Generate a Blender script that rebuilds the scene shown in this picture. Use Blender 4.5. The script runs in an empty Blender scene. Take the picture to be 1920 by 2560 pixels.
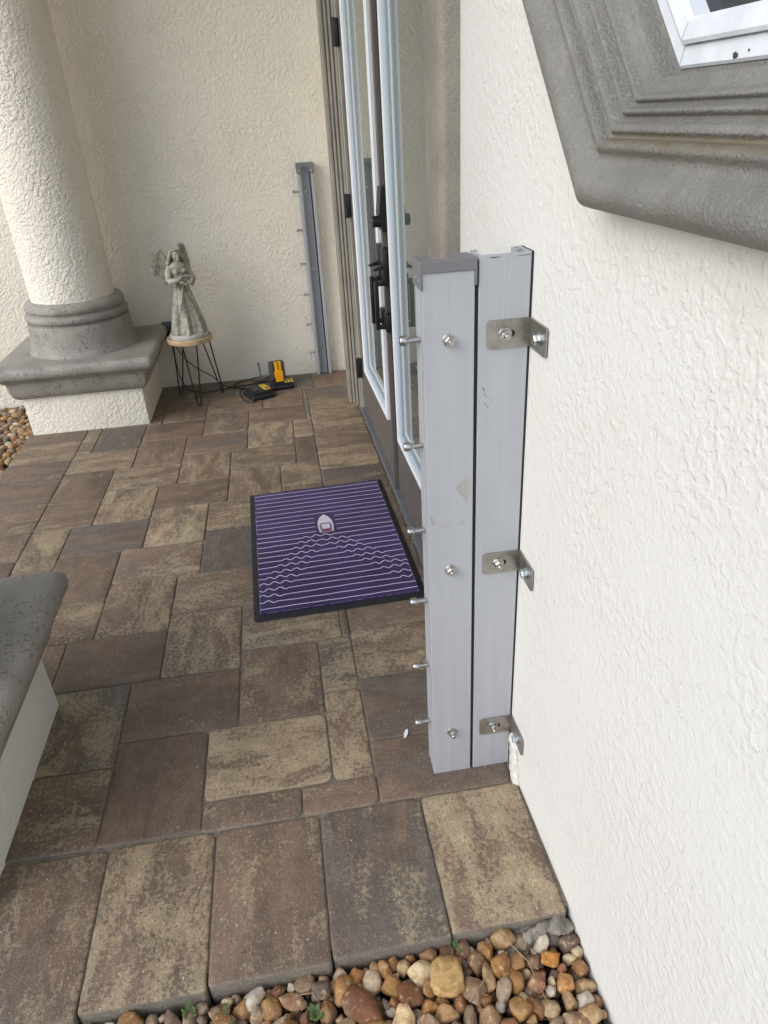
import bpy, bmesh, math, random
from mathutils import Vector, Matrix, noise, Euler
rnd = random.Random(7)
PI = math.pi
S = bpy.context.scene
COL = S.collection

# ------------------------------------------------------------------ camera
cam_d = bpy.data.cameras.new('camera')
cam_d.sensor_fit = 'VERTICAL'; cam_d.sensor_height = 36.0; cam_d.lens = 24.96
cam_d.clip_start = 0.02; cam_d.clip_end = 500
cam = bpy.data.objects.new('camera', cam_d); COL.objects.link(cam)
R3 = Matrix(((0.986818, 0.120083, -0.108488), (-0.153152, 0.476368, -0.865805), (-0.052288, 0.871007, 0.48848)))
cam.matrix_world = Matrix.Translation((0, 0, 1.5)) @ R3.to_4x4()
S.camera = cam
# ------------------------------------------------------------------ light
SUN_EL, SUN_AZ = math.radians(36), math.radians(239)      # azimuth from +y, clockwise: bright sky low over the open front left
W = bpy.data.worlds.new('World'); S.world = W; W.use_nodes = True
wn = W.node_tree; bg = wn.nodes['Background']
sky = wn.nodes.new('ShaderNodeTexSky'); sky.sky_type = 'NISHITA'; sky.sun_disc = False
sky.sun_elevation = SUN_EL; sky.sun_rotation = SUN_AZ; sky.air_density = 1.0; sky.dust_density = 1.0; sky.ozone_density = 1.0
wn.links.new(sky.outputs[0], bg.inputs[0]); bg.inputs[1].default_value = 0.15
sd = bpy.data.lights.new('sun', 'SUN'); sd.energy = 1.0; sd.angle = math.radians(46); sd.color = (1.0, 0.99, 0.975)
sun = bpy.data.objects.new('sun', sd); COL.objects.link(sun)
dirv = Vector((math.sin(SUN_AZ) * math.cos(SUN_EL), math.cos(SUN_AZ) * math.cos(SUN_EL), math.sin(SUN_EL)))
sun.rotation_euler = dirv.to_track_quat('Z', 'Y').to_euler()
vs = S.view_settings; S.display_settings.display_device = 'sRGB'
vs.view_transform = 'Standard'; vs.look = 'None'; vs.gamma = 1; vs.use_curve_mapping = False
vs.exposure = 0.90
S.cycles.max_bounces = 8; S.cycles.diffuse_bounces = 5
S.cycles.use_denoising = True

# ------------------------------------------------------------------ helpers
def srgb(r, g, b):
    f = lambda c: (c / 255 / 12.92) if c / 255 <= 0.04045 else ((c / 255 + 0.055) / 1.055) ** 2.4
    return (f(r), f(g), f(b), 1)

class NT:
    """little node-tree writer"""
    def __init__(s, name):
        s.m = bpy.data.materials.new(name); s.m.use_nodes = True
        s.t = s.m.node_tree; s.n = s.t.nodes; s.b = s.n['Principled BSDF']
    def node(s, typ, ins=None, **kw):
        n = s.n.new(typ)
        for k, v in kw.items(): setattr(n, k, v)
        for k, v in (ins or {}).items():
            sock = n.inputs[k]
            if isinstance(v, bpy.types.NodeSocket): s.t.links.new(v, sock)
            else: sock.default_value = v
        return n
    def obj(s): return s.node('ShaderNodeTexCoord').outputs['Object']
    def uv(s): return s.node('ShaderNodeTexCoord').outputs['UV']
    def mapping(s, vec, scale=(1, 1, 1), loc=(0, 0, 0)):
        return s.node('ShaderNodeMapping', {'Vector': vec, 'Scale': scale, 'Location': loc}).outputs[0]
    def noise(s, vec, scale, detail=3, rough=0.5, dist=0.0):
        return s.node('ShaderNodeTexNoise', {'Vector': vec, 'Scale': scale, 'Detail': detail, 'Roughness': rough, 'Distortion': dist}).outputs[0]
    def voro(s, vec, scale, feature='F1', rnd_=1.0):
        return s.node('ShaderNodeTexVoronoi', {'Vector': vec, 'Scale': scale, 'Randomness': rnd_}, feature=feature).outputs[0]
    def ramp(s, fac, lo, hi, a=0.0, b=1.0, mode='SMOOTHSTEP'):
        return s.node('ShaderNodeMapRange', {'Value': fac, 'From Min': lo, 'From Max': hi, 'To Min': a, 'To Max': b}, interpolation_type=mode).outputs[0]
    def math(s, op, a, b=0.0, c=0.0):
        return s.node('ShaderNodeMath', {0: a, 1: b, 2: c}, operation=op).outputs[0]
    def mix(s, fac, a, b, mode='MIX'):
        n = s.node('ShaderNodeMix', data_type='RGBA', blend_type=mode)
        for k, v in ((0, fac), (6, a), (7, b)):
            if isinstance(v, bpy.types.NodeSocket): s.t.links.new(v, n.inputs[k])
            else: n.inputs[k].default_value = v
        return n.outputs[2]
    def attr(s, name): return s.node('ShaderNodeAttribute', attribute_name=name)
    def bump(s, h, dist=0.003, strength=1.0):
        return s.node('ShaderNodeBump', {'Height': h, 'Distance': dist, 'Strength': strength}).outputs[0]
    def out(s, **kw):
        for k, v in kw.items():
            sock = s.b.inputs[k.replace('_', ' ')]
            if isinstance(v, bpy.types.NodeSocket): s.t.links.new(v, sock)
            else: sock.default_value = v
        return s.m

def plain(name, col, rough=0.6, metal=0.0, var=0.12, nscale=30, bump=0.0, bscale=200, spec=0.5):
    t = NT(name); o = t.obj()
    n = t.noise(o, nscale, 4)
    f = t.ramp(n, 0.3, 0.7, 1 - var, 1 + var, 'LINEAR')
    c = t.mix(1.0, col, t.node('ShaderNodeCombineColor', {0: f, 1: f, 2: f}).outputs[0], 'MULTIPLY')
    kw = dict(Base_Color=c, Roughness=t.ramp(n, 0.3, 0.7, max(0.02, rough - 0.06), min(1, rough + 0.06), 'LINEAR'), Metallic=metal, Specular_IOR_Level=spec)
    if bump: kw['Normal'] = t.bump(t.noise(o, bscale, 3), bump)
    return t.out(**kw)

# ------------------------------------------------------------------ materials
def stucco(name, worm=True, col=srgb(227, 220, 205), amp=0.0047, sc=64):
    t = NT(name); o = t.obj()
    big = t.noise(o, 1.7, 3)
    dirt = t.noise(o, 9, 5, 0.65)
    c = t.mix(t.ramp(big, 0.3, 0.7, 0, 0.5), col, tuple(v * k for v, k in zip(col[:3], (0.95, 0.93, 0.9))) + (1,))
    if worm:                       # soft raised trowel blobs, fine grain between
        n1 = t.noise(o, sc, 2, 0.45, 0.5)
        n3 = t.noise(o, sc * 0.45, 2, 0.5, 0.4)
        amt = t.ramp(t.noise(o, 6, 2), 0.3, 0.7, 0.55, 1.0)
        plate = t.math('ADD', t.math('MULTIPLY', t.ramp(n1, 0.36, 0.64), 0.62), t.math('MULTIPLY', t.ramp(n3, 0.40, 0.60), 0.30))
        n2 = t.noise(o, 150, 3, 0.6)
        h = t.math('ADD', t.math('MULTIPLY', plate, amt), t.math('MULTIPLY', n2, 0.38))
        nrm = t.bump(h, amp, 0.95)
    else:
        n1 = t.noise(o, 62, 2, 0.45, 0.5)
        patch = t.ramp(t.noise(o, 3.5, 3), 0.35, 0.65, 0.18, 0.5)
        plate = t.math('MULTIPLY', t.ramp(n1, 0.40, 0.66), patch)
        msk = t.math('MULTIPLY', t.ramp(t.noise(o, 44, 2), 0.56, 0.64), t.ramp(t.noise(o, 4, 2), 0.4, 0.65, 0.1, 1.0))
        cr = t.math('MULTIPLY', t.ramp(t.math('ABSOLUTE', t.math('SUBTRACT', n1, 0.47)), 0.0, 0.035, 1, 0), msk)
        pit = t.ramp(t.noise(o, 150, 2), 0.70, 0.78)
        n2 = t.noise(o, 115, 3, 0.6)
        h = t.math('SUBTRACT', t.math('ADD', t.math('MULTIPLY', n2, 0.5), plate), t.math('ADD', t.math('MULTIPLY', cr, 0.28), t.math('MULTIPLY', pit, 0.4)))
        nrm = t.bump(h, 0.0025, 0.85)
    sp = t.ramp(t.noise(o, 260, 1), 0.765, 0.80)
    c = t.mix(t.math('MULTIPLY', sp, 0.5), c, srgb(120, 105, 85))
    c = t.mix(t.ramp(dirt, 0.55, 0.8, 0, 0.16), c, srgb(180, 168, 148))
    return t.out(Base_Color=c, Roughness=0.85, Normal=nrm, Specular_IOR_Level=0.35)

def cast(name, col=srgb(136, 131, 122), pits=True, pscale=95, stain=False):
    t = NT(name); o = t.obj()
    n = t.noise(o, 7, 5, 0.6); f = t.noise(o, 150, 3, 0.6)
    c = t.mix(t.ramp(n, 0.3, 0.7), col, tuple(v * 0.74 for v in col[:3]) + (1,))
    c = t.mix(t.ramp(f, 0.5, 0.75, 0, 0.35), c, tuple(min(1, v * 1.45) for v in col[:3]) + (1,))
    h = t.math('ADD', t.math('MULTIPLY', t.noise(o, 270, 2, 0.5), 0.9), t.math('MULTIPLY', t.noise(o, 130, 2, 0.5, 0.3), 0.3))
    if pits:
        pm = t.ramp(t.noise(o, 11, 2), 0.40, 0.56)
        p = t.math('MULTIPLY', t.ramp(t.noise(o, pscale, 1, 0.4), 0.62, 0.69), pm)
        h = t.math('SUBTRACT', h, t.math('MULTIPLY', p, 2.0))
        c = t.mix(t.math('MULTIPLY', p, 0.36), c, tuple(v * 0.35 for v in col[:3]) + (1,))
    if stain:
        xyz = t.node('ShaderNodeSeparateXYZ', {0: o}); z = xyz.outputs[2]; ins = t.ramp(t.math('ABSOLUTE', t.math('SUBTRACT', xyz.outputs[1], 0.75 - 2.5)), 0.165, 0.18, 1, 0)
        zz = t.math('ADD', z, t.math('MULTIPLY', t.noise(o, 18, 4), 0.012))
        band = t.math('MULTIPLY', t.ramp(t.math('ABSOLUTE', t.math('SUBTRACT', zz, 1.4655)), 0.002, 0.0085, 1, 0), t.ramp(t.noise(o, 30, 4), 0.3, 0.6, 0.45, 1))
        c = t.mix(t.math('MULTIPLY', t.math('MULTIPLY', band, ins), 0.75), c, srgb(104, 90, 62))
        c = t.mix(t.ramp(t.noise(t.mapping(o, (30, 30, 5)), 1.0, 4), 0.52, 0.75, 0, 0.22), c, srgb(118, 108, 90))
    return t.out(Base_Color=c, Roughness=0.58, Normal=t.bump(h, 0.0024 if stain else 0.0028, 1.0), Specular_IOR_Level=0.45)

def paver_mat():
    t = NT('tumbled_paver'); uv = t.uv()
    a = t.attr('pv').outputs['Color']
    sep = t.node('ShaderNodeSeparateColor', {0: a})
    tan_b, char_b, br = sep.outputs[0], sep.outputs[1], sep.outputs[2]
    st = t.mapping(uv, (5.0, 12.0, 1))                       # streaks run along the long side
    n1 = t.noise(st, 1.0, 8, 0.68, 0.55)
    n2 = t.noise(t.mapping(uv, (2.5, 9, 1), (31, 17, 0)), 1.0, 6, 0.62, 0.3)
    fine = t.noise(uv, 330, 3, 0.7)
    med = t.noise(uv, 85, 6, 0.72)
    brown = t.mix(t.ramp(n2, 0.3, 0.7), srgb(124, 104, 87), srgb(96, 81, 68))
    rust = t.mix(t.ramp(t.noise(t.mapping(uv, (4, 6, 1), (7, 3, 0)), 1.0, 4), 0.55, 0.75, 0, 0.45), brown, srgb(126, 102, 80))
    char = t.mix(t.ramp(n2, 0.42, 0.62), srgb(86, 79, 73), srgb(106, 97, 87))
    base = t.mix(t.ramp(t.math('ADD', n2, char_b), 0.52, 0.82), rust, char)
    k = t.math('ADD', t.math('ADD', n1, tan_b), t.math('MULTIPLY', t.math('SUBTRACT', med, 0.5), 1.15))
    tanm = t.ramp(k, 0.52, 0.69)
    tanm = t.math('MULTIPLY', tanm, t.ramp(fine, 0.34, 0.56, 0.35, 1.0))
    tanc = t.mix(t.ramp(med, 0.35, 0.65), srgb(188, 170, 136), srgb(160, 143, 113))
    c = t.mix(t.math('MULTIPLY', tanm, 0.85), base, tanc)
    grit = t.ramp(t.noise(uv, 260, 2, 0.5), 0.64, 0.70)
    c = t.mix(t.math('MULTIPLY', grit, 0.75), c, srgb(188, 176, 158))
    dk = t.ramp(t.noise(uv, 430, 2), 0.66, 0.72)
    c = t.mix(t.math('MULTIPLY', dk, 0.45), c, srgb(60, 52, 46))
    wh = t.ramp(t.voro(uv, 34), 0.075, 0.045)
    c = t.mix(t.math('MULTIPLY', wh, t.ramp(t.noise(uv, 9), 0.44, 0.55, 0, 0.9)), c, srgb(214, 208, 196))
    side = t.attr('edge').outputs['Fac']
    c = t.mix(t.math('MULTIPLY', t.math('MULTIPLY', side, side), t.ramp(med, 0.3, 0.6, 0.55, 0.95)), c, t.mix(t.ramp(fine, 0.35, 0.65), srgb(98, 93, 84), srgb(140, 133, 120)))
    lum = t.math('MULTIPLY', t.ramp(t.noise(uv, 22, 7, 0.75), 0.3, 0.7, 0.74, 1.28, 'LINEAR'), t.ramp(t.noise(uv, 150, 5, 0.85), 0.25, 0.75, 0.55, 1.5, 'LINEAR'))
    lum = t.math('MULTIPLY', lum, br)
    v = t.node('ShaderNodeCombineColor', {0: lum, 1: lum, 2: lum}).outputs[0]
    c = t.mix(1.0, c, v, 'MULTIPLY')
    h = t.math('ADD', t.math('ADD', t.math('MULTIPLY', fine, 0.5), t.math('MULTIPLY', med, 0.9)), t.math('MULTIPLY', tanm, 0.25))
    return t.out(Base_Color=c, Roughness=t.ramp(med, 0.3, 0.7, 0.42, 0.66), Normal=t.bump(h, 0.0022, 1.0), Specular_IOR_Level=0.4)

def pebble_mat():
    t = NT('river_pebble'); o = t.obj()
    a = t.attr('pc').outputs['Color']
    n = t.noise(o, 45, 5, 0.65, 0.6); f = t.noise(o, 260, 3, 0.6)
    c = t.mix(t.ramp(n, 0.42, 0.68, 0, 0.6), a, srgb(120, 78, 42))
    c = t.mix(t.ramp(t.noise(o, 80, 3), 0.56, 0.72, 0, 0.6), c, srgb(206, 180, 134))
    c = t.mix(t.ramp(f, 0.6, 0.75, 0, 0.4), c, srgb(70, 56, 42))
    dst = t.ramp(t.noise(o, 18, 4), 0.5, 0.75, 0, 0.35); c = t.mix(dst, c, srgb(150, 138, 120))
    return t.out(Base_Color=c, Roughness=t.ramp(n, 0.3, 0.7, 0.58, 0.85), Normal=t.bump(t.math('ADD', f, n), 0.0022, 1.0))

def metal_post(name):
    t = NT(name); o = t.obj()
    n = t.noise(t.mapping(o, (25, 25, 2.5)), 1.0, 4, 0.6)
    sm = t.ramp(t.noise(t.mapping(o, (20, 20, 7)), 1.0, 6, 0.75), 0.55, 0.8, 0, 0.4)
    c = t.mix(t.ramp(n, 0.3, 0.7), srgb(172, 174, 178), srgb(166, 168, 173))
    c = t.mix(sm, c, srgb(150, 147, 142))
    sp = t.ramp(t.noise(o, 300, 1), 0.79, 0.82)
    c = t.mix(t.math('MULTIPLY', sp, 0.5), c, srgb(95, 92, 90))
    return t.out(Base_Color=c, Metallic=0.15, Roughness=t.ramp(sm, 0.0, 0.4, 0.40, 0.56))

M = {}
M['stucco'] = stucco('worm_stucco'); M['stucco_col'] = stucco('column_stucco', True, srgb(229, 222, 208), 0.0070, 68); M['stucco_flat'] = stucco('knockdown_stucco', False, srgb(213, 211, 206))
M['cast'] = cast('painted_cast_stone', srgb(152, 147, 138)); M['trim'] = cast('grey_stucco_trim', srgb(142, 136, 125), False); M['surround'] = cast('grey_window_surround', srgb(127, 125, 119), False, 95, True)
M['trim_pit'] = cast('grey_pitted_trim', srgb(146, 139, 127), False)
M['paver'] = paver_mat(); M['pebble'] = pebble_mat()
M['sand'] = plain('joint_sand', srgb(118, 109, 96), 0.95, 0, 0.35, 60, 0.002, 400)
M['soil'] = plain('dark_soil', srgb(66, 56, 46), 0.95, 0, 0.4, 25, 0.004, 90)
M['lawn'] = plain('lawn_green', srgb(132, 132, 104), 0.95, 0, 0.3, 3)
M['alu'] = metal_post('anodised_aluminium')
M['alu_line'] = plain('score_line', srgb(205, 207, 212), 0.4, 0.4)
M['cap'] = plain('grey_plastic', srgb(112, 111, 114), 0.5, 0, 0.05, 60, 0.0002, 500)
M['rubber'] = plain('black_rubber', srgb(26, 27, 31), 0.7, 0, 0.1, 40, 0.0003, 300)
M['steel'] = plain('stainless_steel', srgb(186, 183, 178), 0.3, 1.0, 0.1, 40)
M['bracket'] = plain('brushed_bracket', srgb(160, 156, 150), 0.36, 0.9, 0.22, 45, 0.0002, 300)
M['zinc'] = plain('zinc_bolt', srgb(200, 206, 208), 0.28, 1.0, 0.1, 60)
M['scuff'] = plain('scuff_mark', srgb(70, 66, 64), 0.8)
M['smudge'] = plain('smudge_mark', srgb(164, 161, 156), 0.75, 0.15, 0.15, 120)
M['door'] = plain('door_paint', srgb(98, 91, 86), 0.42, 0, 0.04, 12)
M['white'] = plain('white_vinyl', srgb(220, 223, 225), 0.4, 0, 0.0, 12); M['win_white'] = plain('window_vinyl', srgb(214, 218, 224), 0.38, 0, 0.09, 26)
M['bead'] = plain('glazing_bead', srgb(178, 186, 192), 0.45, 0, 0.0, 12)  # blue-grey tint paints the shade of the recess into the bead
M['bead_shade'] = plain('shaded_bead', srgb(128, 142, 150), 0.5, 0, 0.0, 12)  # inner step: deeper recess shade painted into the colour
M['black'] = plain('black_hardware', srgb(22, 22, 24), 0.38, 0, 0.1, 30)
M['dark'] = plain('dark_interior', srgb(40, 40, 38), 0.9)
M['soffit'] = plain('soffit_paint', srgb(226, 202, 164), 0.9)
M['roof'] = plain('roof_tile', srgb(120, 100, 84), 0.9)
t = NT('door_glass'); M['glass'] = t.out(Base_Color=srgb(84, 90, 84), Roughness=0.015, IOR=1.9, Specular_IOR_Level=0.6)
t = NT('window_glass'); M['wglass'] = t.out(Base_Color=srgb(38, 44, 48), Roughness=0.03, IOR=1.5)
t = NT('purple_carpet'); o = t.obj()
pn = t.noise(o, 900, 2); pm = t.noise(o, 5, 4)
pc = t.mix(t.ramp(pm, 0.35, 0.65), srgb(46, 29, 68), srgb(57, 38, 82))
pc = t.mix(t.ramp(pn, 0.45, 0.8, 0, 0.3), pc, srgb(96, 82, 126))
lint = t.ramp(t.noise(o, 210, 1), 0.775, 0.80)
pc = t.mix(t.math('MULTIPLY', lint, 0.7), pc, srgb(190, 184, 190))
M['carpet'] = t.out(Base_Color=pc, Roughness=0.9, Sheen_Weight=0.5, Sheen_Roughness=0.35, Sheen_Tint=srgb(196, 170, 226), Normal=t.bump(pn, 0.001, 0.6))
M['stripe'] = plain('lilac_line', srgb(214, 206, 234), 0.9, 0, 0.08, 200)
M['fray'] = plain('frayed_edge', srgb(150, 140, 168), 0.9, 0, 0.3, 300); M['boat_w'] = plain('boat_white', srgb(206, 196, 206), 0.9, 0, 0.12, 90); M['boat_g'] = plain('boat_mauve', srgb(128, 106, 124), 0.9)
M['boat_r'] = plain('boat_red', srgb(120, 40, 50), 0.9)
t = NT('stone_statue'); o = t.obj()
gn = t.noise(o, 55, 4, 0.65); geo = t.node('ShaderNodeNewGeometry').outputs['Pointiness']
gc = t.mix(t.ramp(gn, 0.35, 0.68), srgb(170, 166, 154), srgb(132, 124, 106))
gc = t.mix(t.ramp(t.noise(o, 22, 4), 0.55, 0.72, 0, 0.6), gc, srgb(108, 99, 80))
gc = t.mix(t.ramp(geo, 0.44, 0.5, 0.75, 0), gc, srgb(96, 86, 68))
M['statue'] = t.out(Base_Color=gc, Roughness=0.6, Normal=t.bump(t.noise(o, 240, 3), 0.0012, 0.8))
M['plinth'] = plain('plinth_stone', srgb(168, 168, 160), 0.55, 0, 0.12, 40, 0.0004, 200)
t = NT('light_wood'); o = t.obj()
wv = t.noise(t.mapping(o, (8, 60, 60)), 1.0, 4, 0.6)
M['wood'] = t.out(Base_Color=t.mix(t.ramp(wv, 0.3, 0.7), srgb(198, 172, 134), srgb(168, 138, 100)), Roughness=0.55)
M['yellow'] = plain('yellow_plastic', srgb(240, 172, 20), 0.45, 0, 0.05)
M['label_y'] = plain('yellow_label', srgb(232, 206, 48), 0.45, 0, 0.06)
M['tool'] = plain('black_plastic', srgb(30, 31, 34), 0.5, 0, 0.1)
M['tool_g'] = plain('grey_black_plastic', srgb(66, 66, 68), 0.55, 0, 0.08)
M['cord'] = plain('cord_rubber', srgb(20, 20, 22), 0.5)
M['outlet'] = plain('outlet_grey', srgb(70, 72, 78), 0.5)
M['plate'] = plain('plate_grey', srgb(120, 122, 126), 0.45, 0.4)
M['leaf'] = plain('weed_green', srgb(92, 112, 62), 0.6, 0, 0.25, 60)
M['mortar'] = plain('mortar_grey', srgb(126, 120, 110), 0.95, 0, 0.3, 40, 0.004, 70)
M['foam'] = plain('white_filler', srgb(204, 198, 190), 0.85, 0, 0.14, 70, 0.006, 90)
M['shell'] = plain('white_chip', srgb(226, 226, 230), 0.6)
M['twig_dark'] = plain('dark_debris', srgb(74, 54, 46), 0.8); M['twig'] = plain('dry_stem', srgb(150, 130, 104), 0.8)

# ------------------------------------------------------------------ mesh builder
class MB:
    def __init__(s): s.bm = bmesh.new(); s.mats = []
    def mi(s, m):
        if m is None: return 0
        if m not in s.mats: s.mats.append(m)
        return s.mats.index(m)
    def add(s, verts, faces, mat=None):
        i = s.mi(mat); vs_ = [s.bm.verts.new(v) for v in verts]; out = []
        for f in faces:
            try:
                fc = s.bm.faces.new([vs_[k] for k in f]); fc.material_index = i; out.append(fc)
            except ValueError: pass
        return vs_
    def box(s, lo, hi, mat=None, bev=0.0, seg=2, fn=None):
        b = bmesh.new()
        vv = [b.verts.new((x, y, z)) for x in (lo[0], hi[0]) for y in (lo[1], hi[1]) for z in (lo[2], hi[2])]
        for f in ((0, 1, 3, 2), (4, 6, 7, 5), (0, 4, 5, 1), (2, 3, 7, 6), (0, 2, 6, 4), (1, 5, 7, 3)): b.faces.new([vv[k] for k in f])
        if bev: bmesh.ops.bevel(b, geom=b.edges[:], offset=bev, segments=seg, affect='EDGES', profile=0.5)
        bmesh.ops.recalc_face_normals(b, faces=b.faces[:])
        s.merge(b, mat, fn)
    def merge(s, b, mat=None, fn=None):
        b.verts.ensure_lookup_table(); b.verts.index_update()
        vs_ = [tuple(fn(v.co)) if fn else tuple(v.co) for v in b.verts]
        s.add(vs_, [[v.index for v in f.verts] for f in b.faces], mat); b.free()
    def tube(s, pts, r, mat=None, n=8, cap=True):
        pts = [Vector(p) for p in pts]; rr = r if isinstance(r, (list, tuple)) else [r] * len(pts)
        vs_, fs = [], []; up = None
        for i, p in enumerate(pts):
            d = (pts[min(i + 1, len(pts) - 1)] - pts[max(i - 1, 0)]).normalized()
            if up is None: up = Vector((0, 0, 1)) if abs(d.z) < 0.9 else Vector((1, 0, 0))
            a = d.cross(up)
            if a.length < 1e-4: a = d.orthogonal()
            a.normalize(); b = a.cross(d).normalized(); up = b
            for k in range(n):
                t_ = 2 * PI * k / n; vs_.append(tuple(p + (a * math.cos(t_) + b * math.sin(t_)) * rr[i]))
        for i in range(len(pts) - 1):
            for k in range(n):
                k2 = (k + 1) % n; fs.append((i * n + k, i * n + k2, (i + 1) * n + k2, (i + 1) * n + k))
        if cap: fs.append(tuple(range(n))[::-1]); fs.append(tuple((len(pts) - 1) * n + k for k in range(n)))
        s.add(vs_, fs, mat)
    def lathe(s, prof, c=(0, 0, 0), n=48, mat=None, fn=None):
        vs_, fs = [], []
        for r, z in prof:
            for k in range(n):
                a = 2 * PI * k / n; v = Vector((c[0] + r * math.cos(a), c[1] + r * math.sin(a), c[2] + z))
                vs_.append(tuple(fn(v) if fn else v))
        for i in range(len(prof) - 1):
            for k in range(n):
                k2 = (k + 1) % n; fs.append((i * n + k, i * n + k2, (i + 1) * n + k2, (i + 1) * n + k))
        fs.append(tuple(range(n))[::-1]); fs.append(tuple((len(prof) - 1) * n + k for k in range(n)))
        s.add(vs_, fs, mat)
    def prism(s, poly, fn, a, b, mat=None):
        """poly (2-D) pushed from a to b; fn(u, v, t) -> xyz"""
        n = len(poly)
        vs_ = [tuple(fn(u, v, a)) for u, v in poly] + [tuple(fn(u, v, b)) for u, v in poly]
        fs = [(k, (k + 1) % n, n + (k + 1) % n, n + k) for k in range(n)] + [tuple(range(n))[::-1], tuple(range(n, 2 * n))]
        s.add(vs_, fs, mat)
    def ico(s, c, r, mat=None, sub=2, rot=None, jit=0.0, seed=0):
        b = bmesh.new(); bmesh.ops.create_icosphere(b, subdivisions=sub, radius=1)
        rr = r if isinstance(r, (list, tuple)) else (r, r, r)
        q = rot.to_matrix() if rot else Matrix.Identity(3)
        def fn(v):
            k = 1 + jit * noise.noise(v * 1.3 + Vector((seed, seed * 2.1, 0)))
            return q @ Vector((v.x * rr[0] * k, v.y * rr[1] * k, v.z * rr[2] * k)) + Vector(c)
        s.merge(b, mat, fn)
    def build(s, name, mat, parent=None, smooth=None, normals=True):
        if normals: bmesh.ops.recalc_face_normals(s.bm, faces=s.bm.faces[:])
        me = bpy.data.meshes.new(name); s.bm.to_mesh(me); s.bm.free()
        ml = s.mats if s.mats else [mat]
        for m in ml: me.materials.append(M[m] if isinstance(m, str) else m)
        if smooth:
            me.shade_smooth(); me.set_sharp_from_angle(angle=math.radians(smooth))
        o = bpy.data.objects.new(name, me); COL.objects.link(o)
        if parent: o.parent = parent
        return o

def tag(o, label=None, cat=None, group=None, kind=None):
    if label: o['label'] = label
    if cat: o['category'] = cat
    if group: o['group'] = group
    if kind: o['kind'] = kind
    return o
def thing(name, label, cat, loc=(0, 0, 0), group=None):
    o = bpy.data.objects.new(name, None); COL.objects.link(o); o.location = loc; o.empty_display_size = 0.1
    return tag(o, label, cat, group)
def setback(root):
    """parts were modelled in world coordinates: move their vertices into the thing's frame"""
    def go(o, off):
        for c in o.children:
            if c.type == 'MESH' and not c.get('_l'):
                c.data.transform(Matrix.Translation(-root.location))
            go(c, off)
    go(root, root.location)
    bpy.context.view_layer.update()
def all_children(o): return [c for c in COL.objects if c.parent == o]
def copy_tree(o, parent=None):
    c = o.copy(); COL.objects.link(c); c.parent = parent
    for ch in all_children(o): copy_tree(ch, c)
    return c

# wall frame: the long right wall turns in by about one degree
def wx(y): return 0.4545 - 0.0165 * (y - 1.0)
def dx(y): return 0.4475 - 0.0165 * (y - 1.0)
def wp(off, y, z): return (wx(y) + off, y, z)
def dp(off, y, z): return (dx(y) + off, y, z)
WF = lambda v: wp(v[0], v[1], v[2])
DF = lambda v: dp(v[0], v[1], v[2])
BACK = 4.69

# ------------------------------------------------------------------ ground, paving
b = MB(); b.box((-40, -40, -0.5), (40, 40, -0.16)); tag(b.build('ground', 'lawn'), kind='structure')
b = MB(); b.box((-4.2, -0.6, -0.158), (0.6, BACK, -0.085)); tag(b.build('gravel_bed', 'soil'), kind='structure')

U = 0.0834
rects = []   # x0,y0,x1,y1,long axis
FX0, FX1, FY0, FY1 = -1.18, 0.097, 1.19, 4.385
X0, Y0 = -0.5135, 1.7785
for m in range(-22, 23):
    for n in range(-16, 17):
        vx, vy = 3 * m + 4 * n, -3 * m + 4 * n
        for (px, py, w, h) in ((vx, vy, 3, 4), (vx - 4, vy, 4, 3)):
            a0, b0 = X0 + px * U, Y0 + py * U * 0.994
            a1, b1 = a0 + w * U, b0 + h * U * 0.994
            a0, a1 = max(a0, FX0), min(a1, FX1); b0, b1 = max(b0, FY0), min(b1, FY1)
            if a1 - a0 > 0.014 and b1 - b0 > 0.014: rects.append((a0, b0, a1, b1, 0 if w > h else 1))
y = 1.19
for y0_, y1_ in zip((1.19, 1.397, 1.65, 1.888, 2.14, 2.394, 2.647, 2.90, 3.157, 3.406, 3.645, 3.895, 4.15), (1.397, 1.65, 1.888, 2.14, 2.394, 2.647, 2.90, 3.157, 3.406, 3.645, 3.895, 4.15, 4.385)):
    rects.append((0.097, y0_, wx(y0_) - 0.012 - (0.012 if y0_ > 1.8 else 0), y1_, 0))
yy = 1.37
while yy < 4.3:
    rects.append((-1.512, yy, -1.18, min(yy + 0.2505, 4.385), 0)); yy += 0.2505
rects.append((-1.512, 1.19, -1.18, 1.37, 0))
for k in range(8):
    x1_ = 0.448 - 0.2525 * k; x0_ = x1_ - 0.2525
    rects.append((max(x0_, -1.512), 0.842 - 0.028 * (0.32 - (x0_ + x1_) / 2), x1_, 1.19, 1))
xx = 0.145 - 0.25 * 7
while xx < 0.39:
    rects.append((xx, 4.385, min(xx + 0.25, 0.385), BACK - 0.004, 1)); xx += 0.25
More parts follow.
